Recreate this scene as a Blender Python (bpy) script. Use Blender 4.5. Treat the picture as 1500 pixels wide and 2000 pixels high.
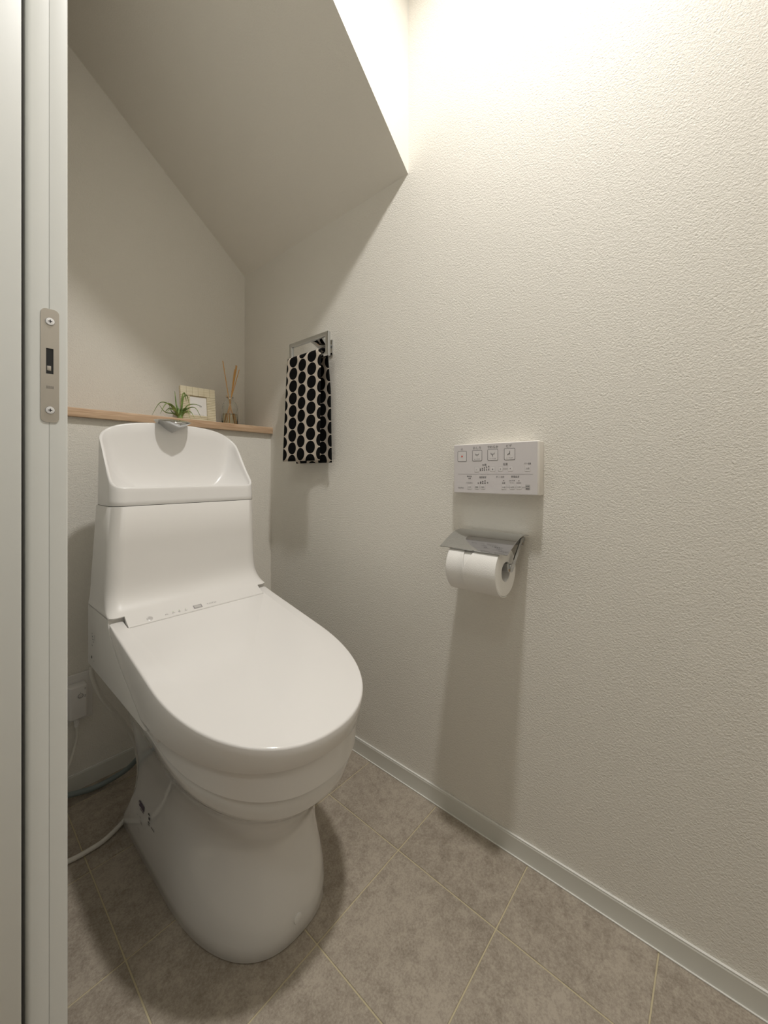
import bpy, bmesh, math, random
from mathutils import Vector, Matrix
from mathutils.bvhtree import BVHTree

for o in list(bpy.data.objects):
    bpy.data.objects.remove(o, do_unlink=True)
scene = bpy.context.scene
COL = scene.collection
random.seed(7)

# ------------------------------------------------------------------ camera
# image frame 1500 x 2000, level camera with a vertical lens shift
F, CX, HOR = 764.7, 750.0, 925.0
TH = math.radians(49.0745)
CS, SN = math.cos(TH), math.sin(TH)
EYE = 0.86
cam_data = bpy.data.cameras.new('camera')
cam = bpy.data.objects.new('camera', cam_data)
COL.objects.link(cam)
cam.location = (0, 0, EYE)
cam.rotation_euler = (math.radians(90), 0, -TH)
cam_data.sensor_fit = 'AUTO'
cam_data.sensor_width = 36.0
cam_data.lens = F * 36.0 / 2000.0
cam_data.shift_y = -(1000.0 - HOR) / 2000.0
cam_data.clip_start = 0.01
scene.camera = cam

# ------------------------------------------------------------------ world, lights, exposure
world = bpy.data.worlds.new('world')
scene.world = world
world.use_nodes = True
world.node_tree.nodes['Background'].inputs[0].default_value = (0.9, 0.95, 1.0, 1)
world.node_tree.nodes['Background'].inputs[1].default_value = 0.02
scene.view_settings.view_transform = 'Standard'
scene.view_settings.look = 'None'
scene.view_settings.gamma = 1.0
scene.view_settings.use_curve_mapping = False
scene.view_settings.exposure = 0.0

LAMP = Vector((0.465, 0.225, 2.400))      # recessed ceiling downlight of the small room
def area_light(name, loc, power, size, color, spread=180, rot=(0, 0, 0), shape='DISK'):
    d = bpy.data.lights.new(name, 'AREA')
    d.shape = shape
    d.size = size
    d.energy = power
    d.color = color
    d.spread = math.radians(spread)
    o = bpy.data.objects.new(name, d)
    COL.objects.link(o)
    o.location = loc
    o.rotation_euler = rot
    return o
area_light('downlight_beam', LAMP, 11.3, 0.08, (1.0, 0.98, 0.955), spread=146)
area_light('hall_fill_beam', (-0.62, -0.1, 2.36), 1.2, 0.30, (0.92, 1.0, 1.0))  # unseen hall lamp, added to send fill light through the doorway

# ------------------------------------------------------------------ helpers
def px_on_x(px, py, X):
    """pixel -> point on the plane x = X"""
    u = (px - CX) / F
    Y = X * (CS - u * SN) / (SN + u * CS)
    d = X * SN + Y * CS
    return Vector((X, Y, EYE + (HOR - py) / F * d))

def px_dir(px, py):
    u = (px - CX) / F
    return Vector((u * CS + SN, CS - u * SN, (HOR - py) / F)).normalized()

def world_origin(o):
    v = Vector((0, 0, 0))
    while o is not None:
        v = v + o.location
        o = o.parent
    return v

def mk(name, verts, faces, mat, parent=None, smooth=None, loc=None):
    """verts are world coordinates; origin goes to loc (or to the parent's origin)"""
    me = bpy.data.meshes.new(name)
    base = world_origin(parent) if parent is not None else Vector((0, 0, 0))
    org = Vector(loc) if loc is not None else base
    me.from_pydata([tuple(Vector(v) - org) for v in verts], [], faces)
    me.update()
    bm = bmesh.new(); bm.from_mesh(me)
    bmesh.ops.remove_doubles(bm, verts=bm.verts, dist=1e-6)
    bmesh.ops.recalc_face_normals(bm, faces=bm.faces)
    bm.to_mesh(me); bm.free()
    if smooth is not None:
        for p in me.polygons: p.use_smooth = True
        me.set_sharp_from_angle(angle=math.radians(smooth))
    o = bpy.data.objects.new(name, me)
    if mat is not None: me.materials.append(mat)
    COL.objects.link(o)
    if parent is not None: o.parent = parent
    o.location = org - base
    return o

def flat(name, verts, faces, mat, parent):
    """print that lies on a surface: no normal fixing"""
    me = bpy.data.meshes.new(name)
    org = world_origin(parent)
    me.from_pydata([tuple(Vector(v) - org) for v in verts], [], faces)
    me.update()
    o = bpy.data.objects.new(name, me)
    me.materials.append(mat)
    COL.objects.link(o); o.parent = parent
    return o

def thing(name, loc, label, cat, group=None):
    o = bpy.data.objects.new(name, None)
    COL.objects.link(o)
    o.location = loc
    o.empty_display_size = 0.05
    tag(o, label, cat, group)
    return o

def tag(o, label, cat, group=None):
    o['label'] = label; o['category'] = cat
    if group: o['group'] = group
    return o

def struct(o, label=None):
    o['kind'] = 'structure'
    if label: o['label'] = label
    return o

def box_geo(x0, x1, y0, y1, z0, z1, bev=0.0, seg=2):
    bm = bmesh.new()
    bmesh.ops.create_cube(bm, size=1.0)
    for v in bm.verts:
        v.co = Vector(((x0 + x1) / 2 + v.co.x * (x1 - x0), (y0 + y1) / 2 + v.co.y * (y1 - y0), (z0 + z1) / 2 + v.co.z * (z1 - z0)))
    if bev > 0:
        bmesh.ops.bevel(bm, geom=list(bm.edges), offset=bev, segments=seg, profile=0.5, affect='EDGES')
    bm.verts.index_update()
    v = [tuple(q.co) for q in bm.verts]
    f = [[q.index for q in p.verts] for p in bm.faces]
    bm.free()
    return v, f

def box(name, b, mat, parent=None, bev=0.0, seg=2, loc=None):
    v, f = box_geo(*b, bev=bev, seg=seg)
    return mk(name, v, f, mat, parent, smooth=35 if bev > 0 else None, loc=loc)

def join(*geos):
    V, Fc = [], []
    for v, f in geos:
        n = len(V)
        V += [tuple(a) for a in v]
        Fc += [[i + n for i in p] for p in f]
    return V, Fc

def loft(loops, cap0=True, cap1=True, closed=True):
    V, Fc = [], []
    n = len(loops[0])
    for L in loops: V += [tuple(p) for p in L]
    for k in range(len(loops) - 1):
        for i in range(n if closed else n - 1):
            j = (i + 1) % n
            Fc.append([k * n + i, k * n + j, (k + 1) * n + j, (k + 1) * n + i])
    if cap0: Fc.append(list(range(n))[::-1])
    if cap1: Fc.append([(len(loops) - 1) * n + i for i in range(n)])
    return V, Fc

def extrude_poly(pts, axis, a, b):
    """pts in the other two axes (cyclic order y,z / x,z / x,y), extruded from a to b"""
    def P(p, t):
        if axis == 'x': return (t, p[0], p[1])
        if axis == 'y': return (p[0], t, p[1])
        return (p[0], p[1], t)
    return loft([[P(p, a) for p in pts], [P(p, b) for p in pts]])

def bevel_geo(v, f, off, seg=2, angle=30, keep=None):
    me = bpy.data.meshes.new('tmp'); me.from_pydata(v, [], f)
    bm = bmesh.new(); bm.from_mesh(me); bpy.data.meshes.remove(me)
    bmesh.ops.remove_doubles(bm, verts=bm.verts, dist=1e-6)
    bmesh.ops.recalc_face_normals(bm, faces=bm.faces)
    es = [e for e in bm.edges if len(e.link_faces) == 2 and e.calc_face_angle(0) > math.radians(angle) and (keep is None or keep((e.verts[0].co + e.verts[1].co) / 2))]
    bmesh.ops.bevel(bm, geom=es, offset=off, segments=seg, profile=0.5, affect='EDGES', clamp_overlap=True)
    bm.verts.index_update()
    vv = [tuple(q.co) for q in bm.verts]; ff = [[q.index for q in p.verts] for p in bm.faces]
    bm.free()
    return vv, ff

def catmull(pts, n=8):
    pts = [Vector(p) for p in pts]
    out = []
    P = [pts[0] * 2 - pts[1]] + pts + [pts[-1] * 2 - pts[-2]]
    for i in range(1, len(P) - 2):
        for k in range(n):
            t = k / n
            a, b, c, d = P[i - 1], P[i], P[i + 1], P[i + 2]
            out.append(0.5 * ((2 * b) + (c - a) * t + (2 * a - 5 * b + 4 * c - d) * t * t + (3 * b - a - 3 * c + d) * t ** 3))
    out.append(pts[-1])
    return out

def tube_geo(path, rad, sides=10, cap=True, flatten=1.0):
    path = [Vector(p) for p in path]
    loops = []
    up = Vector((0, 0, 1))
    t0 = (path[1] - path[0]).normalized()
    nrm = t0.cross(up)
    if nrm.length < 1e-3: nrm = t0.cross(Vector((1, 0, 0)))
    nrm.normalize()
    for i, p in enumerate(path):
        t = (path[min(i + 1, len(path) - 1)] - path[max(i - 1, 0)]).normalized()
        nrm = (nrm - t * nrm.dot(t)).normalized()
        bi = t.cross(nrm)
        r = rad(i / (len(path) - 1)) if callable(rad) else rad
        loops.append([p + nrm * r * math.cos(a) + bi * r * flatten * math.sin(a) for a in [2 * math.pi * k / sides for k in range(sides)]])
    return loft(loops, cap, cap)

def lathe_geo(prof, c, axis='z', seg=32):
    """prof: (radius, height) list"""
    loops = []
    for r, h in prof:
        L = []
        for k in range(seg):
            a = 2 * math.pi * k / seg
            p, q = r * math.cos(a), r * math.sin(a)
            if axis == 'z': L.append((c[0] + p, c[1] + q, c[2] + h))
            elif axis == 'x': L.append((c[0] + h, c[1] + p, c[2] + q))
            else: L.append((c[0] + p, c[1] + h, c[2] + q))
        loops.append(L)
    return loft(loops, True, True)

def disc_geo(c, n, r, th, seg=20, up=Vector((0, 0, 1)), dome=0.0):
    n = Vector(n).normalized(); c = Vector(c)
    a = n.cross(up)
    if a.length < 1e-3: a = n.cross(Vector((1, 0, 0)))
    a.normalize(); b = a.cross(n)
    def ring(rr, h): return [c + a * rr * math.cos(2 * math.pi * k / seg) + b * rr * math.sin(2 * math.pi * k / seg) + n * h for k in range(seg)]
    return loft([ring(r, -th * 0.5), ring(r, th * 0.6), ring(r * 0.93, th), ring(r * 0.4, th + dome)])

def lerp_table(tab, x):
    if x <= tab[0][0]: return tab[0][1]
    for (a, fa), (b, fb) in zip(tab, tab[1:]):
        if x <= b: return fa + (fb - fa) * (x - a) / (b - a)
    return tab[-1][1]

def smooth_table(tab, x):
    if x <= tab[0][0]: return tab[0][1]
    if x >= tab[-1][0]: return tab[-1][1]
    n = len(tab)
    def slope(i):
        if i == 0: return (tab[1][1] - tab[0][1]) / (tab[1][0] - tab[0][0])
        if i == n - 1: return (tab[-1][1] - tab[-2][1]) / (tab[-1][0] - tab[-2][0])
        return (tab[i + 1][1] - tab[i - 1][1]) / (tab[i + 1][0] - tab[i - 1][0])
    for i in range(n - 1):
        a, fa = tab[i]; b, fb = tab[i + 1]
        if x <= b:
            h = b - a; t = (x - a) / h
            return (2*t**3 - 3*t*t + 1) * fa + (t**3 - 2*t*t + t) * h * slope(i) + (-2*t**3 + 3*t*t) * fb + (t**3 - t*t) * h * slope(i + 1)

# ------------------------------------------------------------------ materials
def new_mat(name):
    m = bpy.data.materials.new(name); m.use_nodes = True
    nt = m.node_tree
    return m, nt, nt.nodes['Principled BSDF']

def srgb(r, g, b):
    def c(v):
        v /= 255.0
        return v / 12.92 if v <= 0.04045 else ((v + 0.055) / 1.055) ** 2.4
    return (c(r), c(g), c(b), 1)

def simple(name, col, rough=0.5, metal=0.0, spec=0.5, coat=0.0, emit=0.0):
    m, nt, b = new_mat(name)
    b.inputs['Base Color'].default_value = col
    b.inputs['Roughness'].default_value = rough
    b.inputs['Metallic'].default_value = metal
    b.inputs['Specular IOR Level'].default_value = spec
    b.inputs['Coat Weight'].default_value = coat
    if emit:
        b.inputs['Emission Color'].default_value = col
        b.inputs['Emission Strength'].default_value = emit
    return m

def N(nt, t, **kw):
    n = nt.nodes.new(t)
    for k, v in kw.items(): setattr(n, k, v)
    return n

def wallpaper(name, col, scale=1.0, strength=0.5):
    m, nt, b = new_mat(name)
    L = nt.links
    tc = N(nt, 'ShaderNodeTexCoord')
    mp = N(nt, 'ShaderNodeMapping'); mp.inputs['Rotation'].default_value = (0.5, 0.5, 0.4)
    mp.inputs['Scale'].default_value = (1.0, 1.0, 1.1)
    n1 = N(nt, 'ShaderNodeTexNoise'); n1.inputs['Scale'].default_value = 330 * scale; n1.inputs['Detail'].default_value = 3.0; n1.inputs['Roughness'].default_value = 0.6
    n1.inputs['Distortion'].default_value = 0.6
    v1 = N(nt, 'ShaderNodeTexVoronoi'); v1.inputs['Scale'].default_value = 260 * scale; v1.feature = 'SMOOTH_F1'
    ad = N(nt, 'ShaderNodeMath', operation='MULTIPLY_ADD'); ad.inputs[1].default_value = 0.45
    bp = N(nt, 'ShaderNodeBump'); bp.inputs['Strength'].default_value = strength; bp.inputs['Distance'].default_value = 0.0016
    n2 = N(nt, 'ShaderNodeTexNoise'); n2.inputs['Scale'].default_value = 3.0
    mr = N(nt, 'ShaderNodeMapRange'); mr.inputs['To Min'].default_value = 0.97; mr.inputs['To Max'].default_value = 1.03
    mx = N(nt, 'ShaderNodeMix', data_type='RGBA', blend_type='MULTIPLY'); mx.inputs[0].default_value = 1.0; mx.inputs[6].default_value = col
    L.new(tc.outputs['Object'], mp.inputs[0]); L.new(mp.outputs[0], n1.inputs['Vector']); L.new(mp.outputs[0], v1.inputs['Vector'])
    L.new(tc.outputs['Object'], n2.inputs['Vector'])
    L.new(v1.outputs['Distance'], ad.inputs[0]); L.new(n1.outputs['Fac'], ad.inputs[2])
    L.new(ad.outputs[0], bp.inputs['Height']); L.new(bp.outputs[0], b.inputs['Normal'])
    L.new(n2.outputs['Fac'], mr.inputs[0]); L.new(mr.outputs[0], mx.inputs[7]); L.new(mx.outputs[2], b.inputs['Base Color'])
    b.inputs['Roughness'].default_value = 0.55
    b.inputs['Specular IOR Level'].default_value = 0.3
    return m

def tile_mat():
    m, nt, b = new_mat('stone_tile')
    L = nt.links
    tc = N(nt, 'ShaderNodeTexCoord'); oi = N(nt, 'ShaderNodeObjectInfo')
    ge = N(nt, 'ShaderNodeNewGeometry')
    of = N(nt, 'ShaderNodeVectorMath', operation='MULTIPLY_ADD'); of.inputs[1].default_value = (13.0, 7.0, 3.0)
    L.new(oi.outputs['Random'], of.inputs[0]); L.new(ge.outputs['Position'], of.inputs[2])
    a = N(nt, 'ShaderNodeTexNoise'); a.inputs['Scale'].default_value = 7; a.inputs['Detail'].default_value = 6; a.inputs['Roughness'].default_value = 0.65
    c = N(nt, 'ShaderNodeTexNoise'); c.inputs['Scale'].default_value = 260; c.inputs['Detail'].default_value = 4; c.inputs['Roughness'].default_value = 0.7
    d = N(nt, 'ShaderNodeTexNoise'); d.inputs['Scale'].default_value = 42; d.inputs['Detail'].default_value = 6; d.inputs['Roughness'].default_value = 0.75; d.inputs['Distortion'].default_value = 0.3
    for q in (a, c, d): L.new(of.outputs[0], q.inputs['Vector'])
    s1 = N(nt, 'ShaderNodeMath', operation='MULTIPLY_ADD'); s1.inputs[1].default_value = 0.40
    s2 = N(nt, 'ShaderNodeMath', operation='MULTIPLY_ADD'); s2.inputs[1].default_value = 0.65
    s3 = N(nt, 'ShaderNodeMath', operation='MULTIPLY'); s3.inputs[1].default_value = 0.7
    L.new(d.outputs['Fac'], s3.inputs[0])
    L.new(a.outputs['Fac'], s1.inputs[0]); L.new(s3.outputs[0], s1.inputs[2])
    L.new(c.outputs['Fac'], s2.inputs[0]); L.new(s1.outputs[0], s2.inputs[2])
    r = N(nt, 'ShaderNodeValToRGB')
    e = r.color_ramp.elements
    e[0].position = 0.60; e[0].color = srgb(128, 117, 104)
    e[1].position = 1.08 if False else 1.0; e[1].color = srgb(178, 167, 152)
    k = e.new(0.78); k.color = srgb(152, 141, 127)
    L.new(s2.outputs[0], r.inputs[0]); L.new(r.outputs[0], b.inputs['Base Color'])
    bp = N(nt, 'ShaderNodeBump'); bp.inputs['Strength'].default_value = 0.15; bp.inputs['Distance'].default_value = 0.001
    L.new(s2.outputs[0], bp.inputs['Height']); L.new(bp.outputs[0], b.inputs['Normal'])
    b.inputs['Roughness'].default_value = 0.5
    b.inputs['Specular IOR Level'].default_value = 0.35
    return m

def wood_mat(name, dark, light, axis_scale=(2.2, 26, 26), rough=0.45):
    m, nt, b = new_mat(name)
    L = nt.links
    tc = N(nt, 'ShaderNodeTexCoord'); mp = N(nt, 'ShaderNodeMapping'); mp.inputs['Scale'].default_value = axis_scale
    n = N(nt, 'ShaderNodeTexNoise'); n.inputs['Scale'].default_value = 2.5; n.inputs['Detail'].default_value = 5; n.inputs['Distortion'].default_value = 1.6
    w = N(nt, 'ShaderNodeTexNoise'); w.inputs['Scale'].default_value = 11; w.inputs['Detail'].default_value = 3
    ad = N(nt, 'ShaderNodeMath', operation='MULTIPLY_ADD'); ad.inputs[1].default_value = 0.35
    r = N(nt, 'ShaderNodeValToRGB')
    r.color_ramp.elements[0].position = 0.45; r.color_ramp.elements[0].color = dark
    r.color_ramp.elements[1].position = 0.85; r.color_ramp.elements[1].color = light
    L.new(tc.outputs['Object'], mp.inputs[0]); L.new(mp.outputs[0], n.inputs['Vector']); L.new(mp.outputs[0], w.inputs['Vector'])
    L.new(w.outputs['Fac'], ad.inputs[0]); L.new(n.outputs['Fac'], ad.inputs[2]); L.new(ad.outputs[0], r.inputs[0]); L.new(r.outputs[0], b.inputs['Base Color'])
    b.inputs['Roughness'].default_value = rough
    return m

def towel_mat():
    """evenly staggered black dots on oatmeal cloth, woven relief"""
    m, nt, b = new_mat('dotted_cloth')
    L = nt.links
    uv = N(nt, 'ShaderNodeUVMap'); uv.uv_map = 'cloth'
    sp = N(nt, 'ShaderNodeSeparateXYZ'); L.new(uv.outputs[0], sp.inputs[0])
    def mth(op, a, bb=None):
        n = N(nt, 'ShaderNodeMath', operation=op)
        for i, q in enumerate((a, bb)):
            if q is None: continue
            if isinstance(q, (int, float)): n.inputs[i].default_value = q
            else: L.new(q, n.inputs[i])
        return n.outputs[0]
    PX, PY = 0.0490, 0.0420
    cx = mth('DIVIDE', sp.outputs[0], PX)
    col = mth('FLOOR', cx)
    fx = mth('SUBTRACT', mth('FRACT', cx), 0.5)
    half = mth('MULTIPLY', mth('MODULO', mth('ABSOLUTE', col), 2.0), 0.5)
    ry = mth('ADD', mth('DIVIDE', sp.outputs[1], PY), half)
    fy = mth('SUBTRACT', mth('FRACT', ry), 0.5)
    dx = mth('DIVIDE', fx, 0.44); dy = mth('DIVIDE', fy, 0.485)
    d2 = mth('ADD', mth('MULTIPLY', dx, dx), mth('MULTIPLY', dy, dy))
    ins = mth('LESS_THAN', d2, 1.0)
    mx = N(nt, 'ShaderNodeMix', data_type='RGBA')
    mx.inputs[6].default_value = srgb(205, 194, 180); mx.inputs[7].default_value = (0.006, 0.006, 0.006, 1)
    L.new(ins, mx.inputs[0]); L.new(mx.outputs[2], b.inputs['Base Color'])
    n = N(nt, 'ShaderNodeTexNoise'); n.inputs['Scale'].default_value = 900
    bp = N(nt, 'ShaderNodeBump'); bp.inputs['Strength'].default_value = 0.25; bp.inputs['Distance'].default_value = 0.001
    L.new(n.outputs['Fac'], bp.inputs['Height']); L.new(bp.outputs[0], b.inputs['Normal'])
    b.inputs['Roughness'].default_value = 0.95
    b.inputs['Specular IOR Level'].default_value = 0.1
    return m

def paper_mat():
    m, nt, b = new_mat('tissue_paper')
    L = nt.links
    tc = N(nt, 'ShaderNodeTexCoord')
    v = N(nt, 'ShaderNodeTexVoronoi'); v.inputs['Scale'].default_value = 420
    bp = N(nt, 'ShaderNodeBump'); bp.inputs['Strength'].default_value = 0.25; bp.inputs['Distance'].default_value = 0.0006
    L.new(tc.outputs['Object'], v.inputs['Vector']); L.new(v.outputs['Distance'], bp.inputs['Height']); L.new(bp.outputs[0], b.inputs['Normal'])
    b.inputs['Base Color'].default_value = (0.86, 0.84, 0.80, 1)
    b.inputs['Roughness'].default_value = 0.9
    b.inputs['Specular IOR Level'].default_value = 0.1
    return m

def brushed_steel():
    m, nt, b = new_mat('brushed_steel')
    L = nt.links
    tc = N(nt, 'ShaderNodeTexCoord'); mp = N(nt, 'ShaderNodeMapping'); mp.inputs['Scale'].default_value = (900, 900, 12)
    n = N(nt, 'ShaderNodeTexNoise'); n.inputs['Scale'].default_value = 1.0
    mr = N(nt, 'ShaderNodeMapRange'); mr.inputs['To Min'].default_value = 0.32; mr.inputs['To Max'].default_value = 0.5
    L.new(tc.outputs['Object'], mp.inputs[0]); L.new(mp.outputs[0], n.inputs['Vector']); L.new(n.outputs['Fac'], mr.inputs[0]); L.new(mr.outputs[0], b.inputs['Roughness'])
    b.inputs['Base Color'].default_value = (0.50, 0.47, 0.43, 1); b.inputs['Metallic'].default_value = 1.0
    return m

def leaf_mat():
    m, nt, b = new_mat('air_plant_leaf')
    L = nt.links
    tc = N(nt, 'ShaderNodeTexCoord'); n = N(nt, 'ShaderNodeTexNoise'); n.inputs['Scale'].default_value = 40
    r = N(nt, 'ShaderNodeValToRGB')
    r.color_ramp.elements[0].position = 0.35; r.color_ramp.elements[0].color = srgb(96, 124, 62)
    r.color_ramp.elements[1].position = 0.7; r.color_ramp.elements[1].color = srgb(176, 196, 122)
    L.new(tc.outputs['Object'], n.inputs['Vector']); L.new(n.outputs['Fac'], r.inputs[0]); L.new(r.outputs[0], b.inputs['Base Color'])
    b.inputs['Roughness'].default_value = 0.5
    return m

def bamboo_mat():
    """pale reeds laid side by side: fine ribs across"""
    m, nt, b = new_mat('pale_reed_inlay')
    L = nt.links
    tc = N(nt, 'ShaderNodeTexCoord'); n = N(nt, 'ShaderNodeTexNoise'); n.inputs['Scale'].default_value = 70; n.inputs['Detail'].default_value = 2
    mp = N(nt, 'ShaderNodeMapping'); mp.inputs['Scale'].default_value = (0.3, 1, 3)
    r = N(nt, 'ShaderNodeValToRGB')
    r.color_ramp.elements[0].position = 0.3; r.color_ramp.elements[0].color = srgb(214, 202, 170)
    r.color_ramp.elements[1].position = 0.75; r.color_ramp.elements[1].color = srgb(236, 227, 202)
    L.new(tc.outputs['Object'], mp.inputs[0]); L.new(mp.outputs[0], n.inputs['Vector']); L.new(n.outputs['Fac'], r.inputs[0]); L.new(r.outputs[0], b.inputs['Base Color'])
    b.inputs['Roughness'].default_value = 0.45
    return m

def glass_mat(name, col, rough=0.0, ior=1.45):
    m, nt, b = new_mat(name)
    b.inputs['Base Color'].default_value = col
    b.inputs['Transmission Weight'].default_value = 1.0
    b.inputs['Roughness'].default_value = rough
    b.inputs['IOR'].default_value = ior
    return m

def thin_glass():
    m, nt, b = new_mat('thin_pane')
    out = nt.nodes['Material Output']
    t = N(nt, 'ShaderNodeBsdfTransparent'); g = N(nt, 'ShaderNodeBsdfGlossy'); g.inputs['Roughness'].default_value = 0.01
    mx = N(nt, 'ShaderNodeMixShader')
    mx.inputs[0].default_value = 0.05; nt.links.new(t.outputs[0], mx.inputs[1]); nt.links.new(g.outputs[0], mx.inputs[2]); nt.links.new(mx.outputs[0], out.inputs['Surface'])
    return m

WALLCOL = (0.85, 0.815, 0.74, 1)
M = dict(
    wall=wallpaper('embossed_wallpaper', WALLCOL, 1.0, 0.9),
    ceil=wallpaper('ceiling_paper', WALLCOL, 1.0, 0.45),
    tile=tile_mat(),
    grout=simple('beige_grout', srgb(196, 184, 152), 0.8),
    base=simple('baseboard_vinyl', (0.70, 0.69, 0.63, 1), 0.4),
    caulk=simple('white_caulk', (0.80, 0.79, 0.74, 1), 0.5),
    door=simple('door_sheet_grey_white', (0.78, 0.79, 0.76, 1), 0.4),
    dark=simple('recess_shade', (0.01, 0.01, 0.01, 1), 0.6),  # near-black that paints the shade inside small openings
    steel=brushed_steel(),
    screw=simple('zinc_screw', (0.80, 0.82, 0.88, 1), 0.25, 1.0),
    oak=wood_mat('oiled_ledge_wood', srgb(184, 148, 116), srgb(222, 192, 160)),
    hallfloor=wood_mat('hall_floor_wood', srgb(150, 122, 92), srgb(190, 160, 126), (20, 1.5, 20)),
    ceramic=simple('white_ceramic', (0.80, 0.785, 0.76, 1), 0.06, 0, 0.5, 0.4),
    basin=simple('white_basin_resin', (0.82, 0.80, 0.775, 1), 0.28),
    plastic=simple('white_gloss_plastic', (0.81, 0.785, 0.755, 1), 0.22, 0, 0.5),
    lidmat=simple('white_lid_plastic', (0.82, 0.795, 0.765, 1), 0.10, 0, 0.5),
    satin=simple('white_satin_plastic', (0.80, 0.775, 0.74, 1), 0.38),
    chrome=simple('chrome', (0.60, 0.61, 0.62, 1), 0.04, 1.0),
    seam=simple('seam_shadow_gap', (0.10, 0.095, 0.09, 1), 0.7),
    remote=simple('remote_face', (0.70, 0.665, 0.66, 1), 0.38),
    button=simple('remote_button', (0.735, 0.705, 0.695, 1), 0.4),
    outline=simple('outline_ink', (0.13, 0.12, 0.12, 1), 0.6),
    remoteside=simple('remote_case', (0.78, 0.74, 0.68, 1), 0.35),
    ink=simple('dark_ink', (0.045, 0.042, 0.045, 1), 0.6),
    grey=simple('grey_ink', (0.33, 0.31, 0.31, 1), 0.6),
    midgrey=simple('pale_grey_ink', (0.50, 0.48, 0.47, 1), 0.5),
    red=simple('red_dot', (0.75, 0.06, 0.02, 1), 0.5),
    purple=simple('purple_ink', (0.10, 0.075, 0.11, 1), 0.6),
    silver=simple('silver_button', (0.62, 0.60, 0.58, 1), 0.3, 0.3),
    greenled=simple('green_print', (0.45, 0.65, 0.30, 1), 0.5),
    paper=paper_mat(),
    towel=towel_mat(),
    glass=glass_mat('clear_glass', (0.96, 0.97, 0.96, 1)),
    liquid=glass_mat('diffuser_oil', (0.96, 0.90, 0.70, 1), 0, 1.36),
    reed=simple('rattan_reed', srgb(222, 170, 100), 0.7),
    leaf=leaf_mat(), bamboo=bamboo_mat(),
    card=simple('white_card', (0.90, 0.88, 0.85, 1), 0.6),
    blue=simple('blue_cap', srgb(40, 84, 120), 0.5),
    cord=simple('white_cord', (0.72, 0.69, 0.62, 1), 0.45),
    hose=simple('grey_hose', srgb(128, 138, 138), 0.5),
    stamp=simple('stamped_steel', (0.30, 0.28, 0.26, 1), 0.5, 0.8),
    thinglass=thin_glass(),
    teal=simple('green_earth_wire', srgb(10, 120, 105), 0.45),
    hallwall=simple('hall_wall_paint', (0.68, 0.69, 0.67, 1), 0.7),
    lamp=simple('lamp_diffuser', (1.0, 0.95, 0.86, 1), 0.5, emit=8.0),
)

# ------------------------------------------------------------------ structure
XR = 0.863         # right wall
YB = 1.526         # upper back wall
YL = 1.332         # lower back wall (below the ledge)
XL = 0.060         # left wall, room side
YF = -0.50         # front wall
ZC = 2.425         # ceiling
LEDGE = 1.038      # top of the wooden ledge
YS = 0.660         # where the stair soffit ends
ZS = 1.690         # soffit height at the right wall
SL = 0.8353        # rise of the soffit towards the left

struct(box('wall_right', (XR, XR + 0.08, YF - 0.08, YB + 0.08, 0, ZC), M['wall'], loc=(XR, 0.6, 0)), 'greige embossed wallpaper wall beside the toilet')
struct(box('wall_back', (XL - 0.13, XR, YB, YB + 0.08, 0, ZC), M['wall'], loc=(0.4, YB, 0)), 'greige papered wall above the wooden ledge')
struct(box('wall_back_lower', (XL, XR, YL, YB, 0, LEDGE - 0.024), M['wall'], loc=(0.4, YL, 0)), 'papered half-height wall under the ledge')
struct(box('wall_front', (XL, XR, YF - 0.08, YF, 0, ZC), M['wall'], loc=(0.4, YF, 0)))
g = join(box_geo(-0.06, XL, 0.640, YB, 0, ZC), box_geo(-0.06, XL, -0.24, 0.640, 2.06, ZC), box_geo(-0.06, XL, YF - 0.08, -0.24, 0, ZC))
struct(mk('wall_left', g[0], g[1], M['wall'], loc=(XL, 0.6, 0)))
struct(box('ceiling', (-0.06, XR + 0.08, YF - 0.08, YB + 0.08, ZC, ZC + 0.06), M['ceil'], loc=(0.4, 0.6, ZC)))
# sloped underside of the stairs, with the upright face that closes it
pts = [(XR, ZS), (XL, ZS + SL * (XR - XL)), (XL, ZC), (XR, ZC)]
pts[1] = (max(XL, XR - (ZC - 0.002 - ZS) / SL), min(ZC - 0.002, ZS + SL * (XR - XL)))
g = extrude_poly(pts, 'y', YS, YB)
struct(mk('ceiling_slope', g[0], g[1], M['ceil'], loc=(0.5, YS, ZS)), 'sloped underside of the stairs, papered, with an upright front face')
box_geo_ = box('corner_bead', (XR - 0.0012, XR, YS - 0.0012, YS, ZS, ZC), M['caulk'], loc=(XR, YS, ZS))
box_geo_.name = 'trim_4'; struct(box_geo_, 'thin pale joint line in the upright corner')

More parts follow.
